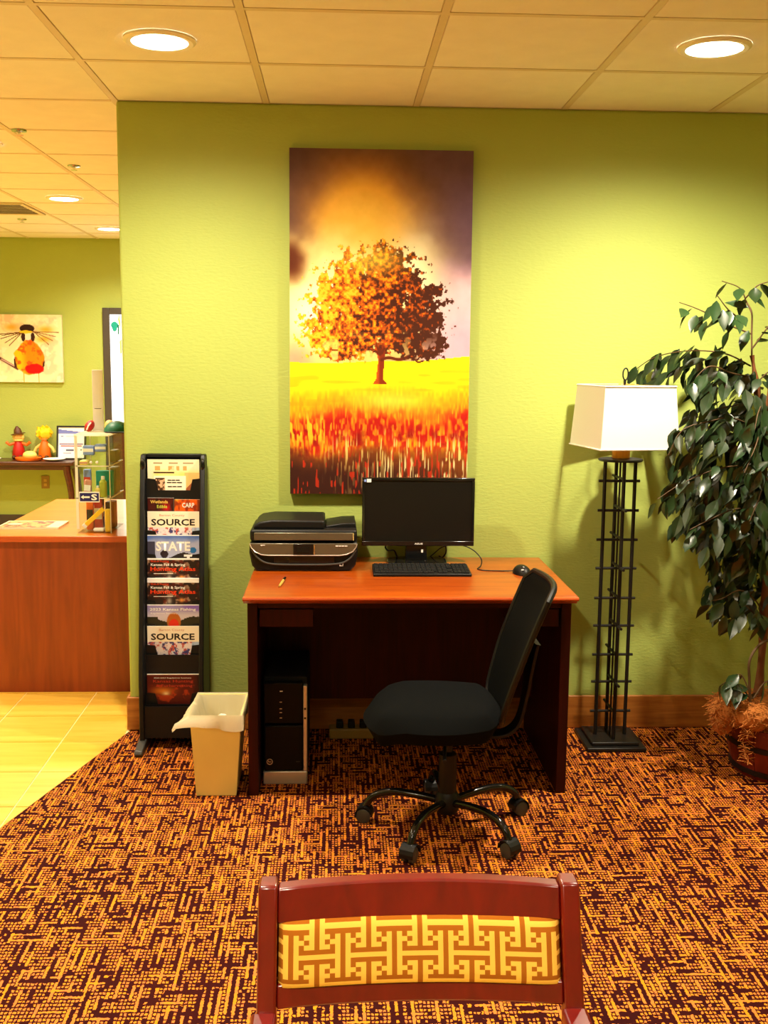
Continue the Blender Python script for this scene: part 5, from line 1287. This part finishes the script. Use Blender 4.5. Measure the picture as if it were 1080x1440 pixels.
ff_ = G().box(-2.500, -2.240, 5.15, 5.166, fz, fz+0.016).box(-2.500, -2.240, 5.15, 5.166, fz+0.289, fz+0.305).box(-2.500, -2.484, 5.15, 5.166, fz+0.016, fz+0.289).box(-2.256, -2.240, 5.15, 5.166, fz+0.016, fz+0.289)
obj('frame', ff_.rot(-tl, 'X', (0, 5.15, fz)), M['ink'], fw, bevel=0.002)
o = panel('printed_sheet', -2.486, -2.254, fz+0.014, fz+0.291, 5.156, 0.006, 40, 48, certp, parent=fw)
R = Matrix.Rotation(-tl, 4, 'X'); piv = Vector((0, 5.15-5.2, 0))
o.data.transform(Matrix.Translation(piv) @ R @ Matrix.Translation(-piv))
obj('back_strut', G().hexa([(-2.40, 5.20, fz), (-2.34, 5.20, fz), (-2.34, 5.206, fz), (-2.40, 5.206, fz), (-2.40, 5.178, fz+0.10), (-2.34, 5.178, fz+0.10), (-2.34, 5.184, fz+0.10), (-2.40, 5.184, fz+0.10)]), M['ink'], fw)
def bird(U, V, nx, ny):
    n = fbm(nx, ny, 5, 5, 141); n2 = fbm(nx, ny, 14, 14, 145)
    im = np.zeros(U.shape+(3,))+np.array([248, 236, 196.]); im = over(im, (240, 200, 170), sstep(0.45, 0.65, n)*0.8); im = over(im, (252, 248, 224), sstep(0.55, 0.7, n2)*0.6)
    for (u, v, s) in ((0.26, 0.19, .10), (0.72, 0.36, .11), (0.76, 0.22, .11)): im = over(im, (246, 170, 40), np.exp(-(((U-u)/s)**2+((V-v)/0.05)**2))*0.85)
    def seg(u0, v0, u1, v1, w, c):
        nonlocal im
        du, dv = u1-u0, v1-v0; t = np.clip(((U-u0)*du+(V-v0)*dv)/(du*du+dv*dv), 0, 1)
        im = over(im, c, sstep(w*1.3, w*0.6, np.hypot(U-u0-t*du, V-v0-t*dv)))
    for (u1, v1) in ((0.10, 0.36), (0.16, 0.42), (0.02, 0.30), (0.22, 0.46), (0.12, 0.31)): seg(0.42, 0.26, u1, v1, 0.006, (120, 80, 40))
    for (u1, v1) in ((0.90, 0.32), (0.86, 0.38), (0.95, 0.26), (0.80, 0.44)): seg(0.58, 0.25, u1, v1, 0.006, (120, 80, 40))
    seg(0.0, 0.60, 0.33, 0.80, 0.020, (90, 50, 40)); seg(0.10, 0.66, 0.28, 0.76, 0.008, (220, 180, 180))
    for u in (0.42, 0.64): seg(u, 0.86, u, 0.99, 0.008, (220, 170, 40))
    for u in (0.315, 0.70): im = over(im, (60, 30, 16), sstep(1.05, 0.9, np.hypot((U-u)/0.035, (V-0.70)/0.085)))
    body = np.hypot((U-0.51)/(0.115+0.10*sstep(0.30, 0.60, V)), (V-0.62)/0.265)
    bm = sstep(1.05, 0.95, body+(n2-0.5)*0.2)
    im = over(im, (250, 140, 10), bm); im = over(im, (252, 196, 20), bm*sstep(0.5, 0.36, U)); im = over(im, (232, 70, 16), bm*sstep(0.5, 0.7, n2)*0.8)
    im = over(im, (196, 14, 10), sstep(1.05, 0.9, np.hypot((U-0.57)/0.135, (V-0.80)/0.075)+(n2-0.5)*0.4))
    for u in (0.43, 0.57): im = over(im, (60, 30, 24), sstep(1.1, 0.9, np.hypot((U-u)/0.030, (V-0.33)/0.065)))
    im = over(im, (244, 236, 226), sstep(1.1, 0.9, np.hypot((U-0.50)/0.045, (V-0.33)/0.05)))
    im = over(im, (50, 26, 22), sstep(1.1, 0.95, np.hypot((U-0.49)/0.105, (V-0.205)/0.060))*(V < 0.245))
    im = over(im, (244, 200, 40), sstep(1.1, 0.9, np.hypot((U-0.47)/0.10, (V-0.255)/0.022)))
    return im
bd = panel('bird_canvas', -3.050, -2.450, 1.370, 1.966, 5.298, 0.030, 96, 96, bird, edge=(226, 214, 176), mat='canvas')
tag(bd, 'square canvas of a round orange bird on the far green wall', 'picture')

# ------------------------------------------------------------------ things on the far ceiling
vt = thing('ceiling_vent', (-2.43, 3.37, H-0.02), 'square slatted air vent in the lobby ceiling', 'vent')
vx0, vx1, vy0, vy1 = gx0-4*S+0.014, gx0-3*S-0.014, gy0+5*S+0.014, gy0+6*S-0.014
obj('frame', G().box(vx0, vx1, vy0, vy0+0.03, H-0.010, H-0.002).box(vx0, vx1, vy1-0.03, vy1, H-0.010, H-0.002).box(vx0, vx0+0.03, vy0+0.03, vy1-0.03, H-0.010, H-0.002).box(vx1-0.03, vx1, vy0+0.03, vy1-0.03, H-0.010, H-0.002), M['tbar'], vt)
for k in range(7):
    y = vy0+0.06+k*0.07
    obj('slat', G().hexa([(vx0+0.03, y, H-0.012), (vx1-0.03, y, H-0.012), (vx1-0.03, y+0.004, H-0.012), (vx0+0.03, y+0.004, H-0.012), (vx0+0.03, y+0.026, H-0.002), (vx1-0.03, y+0.026, H-0.002), (vx1-0.03, y+0.030, H-0.002), (vx0+0.03, y+0.030, H-0.002)]), M['vent'], vt)
for (x, y, lb) in ((-2.395, 3.976, 'small sprinkler head on the ceiling beyond the air vent'), (-1.46, 0.633, 'small chrome head added for a glint on the lobby ceiling nearest the wall end'), (-1.433, 1.563, 'small chrome head added for a glint on the lobby ceiling midway to the first lamp')):  # first is a sprinkler; the other two are added to stand for ceiling glints
    t = thing('sprinkler_or_glint', (x, y, H-0.04), lb, 'sprinkler', 'ceiling sprinklers')
    obj('escutcheon', G().lathe([(0.035, 0.040), (0.033, 0.034), (0.012, 0.030)], 16, (x, y, H-0.041)), M['chrome'], t)
    obj('deflector', G().lathe([(0.006, 0.034), (0.006, 0.022), (0.018, 0.020), (0.018, 0.017)], 14, (x, y, H-0.041)), M['chrome'], t)
print('leaves', total)
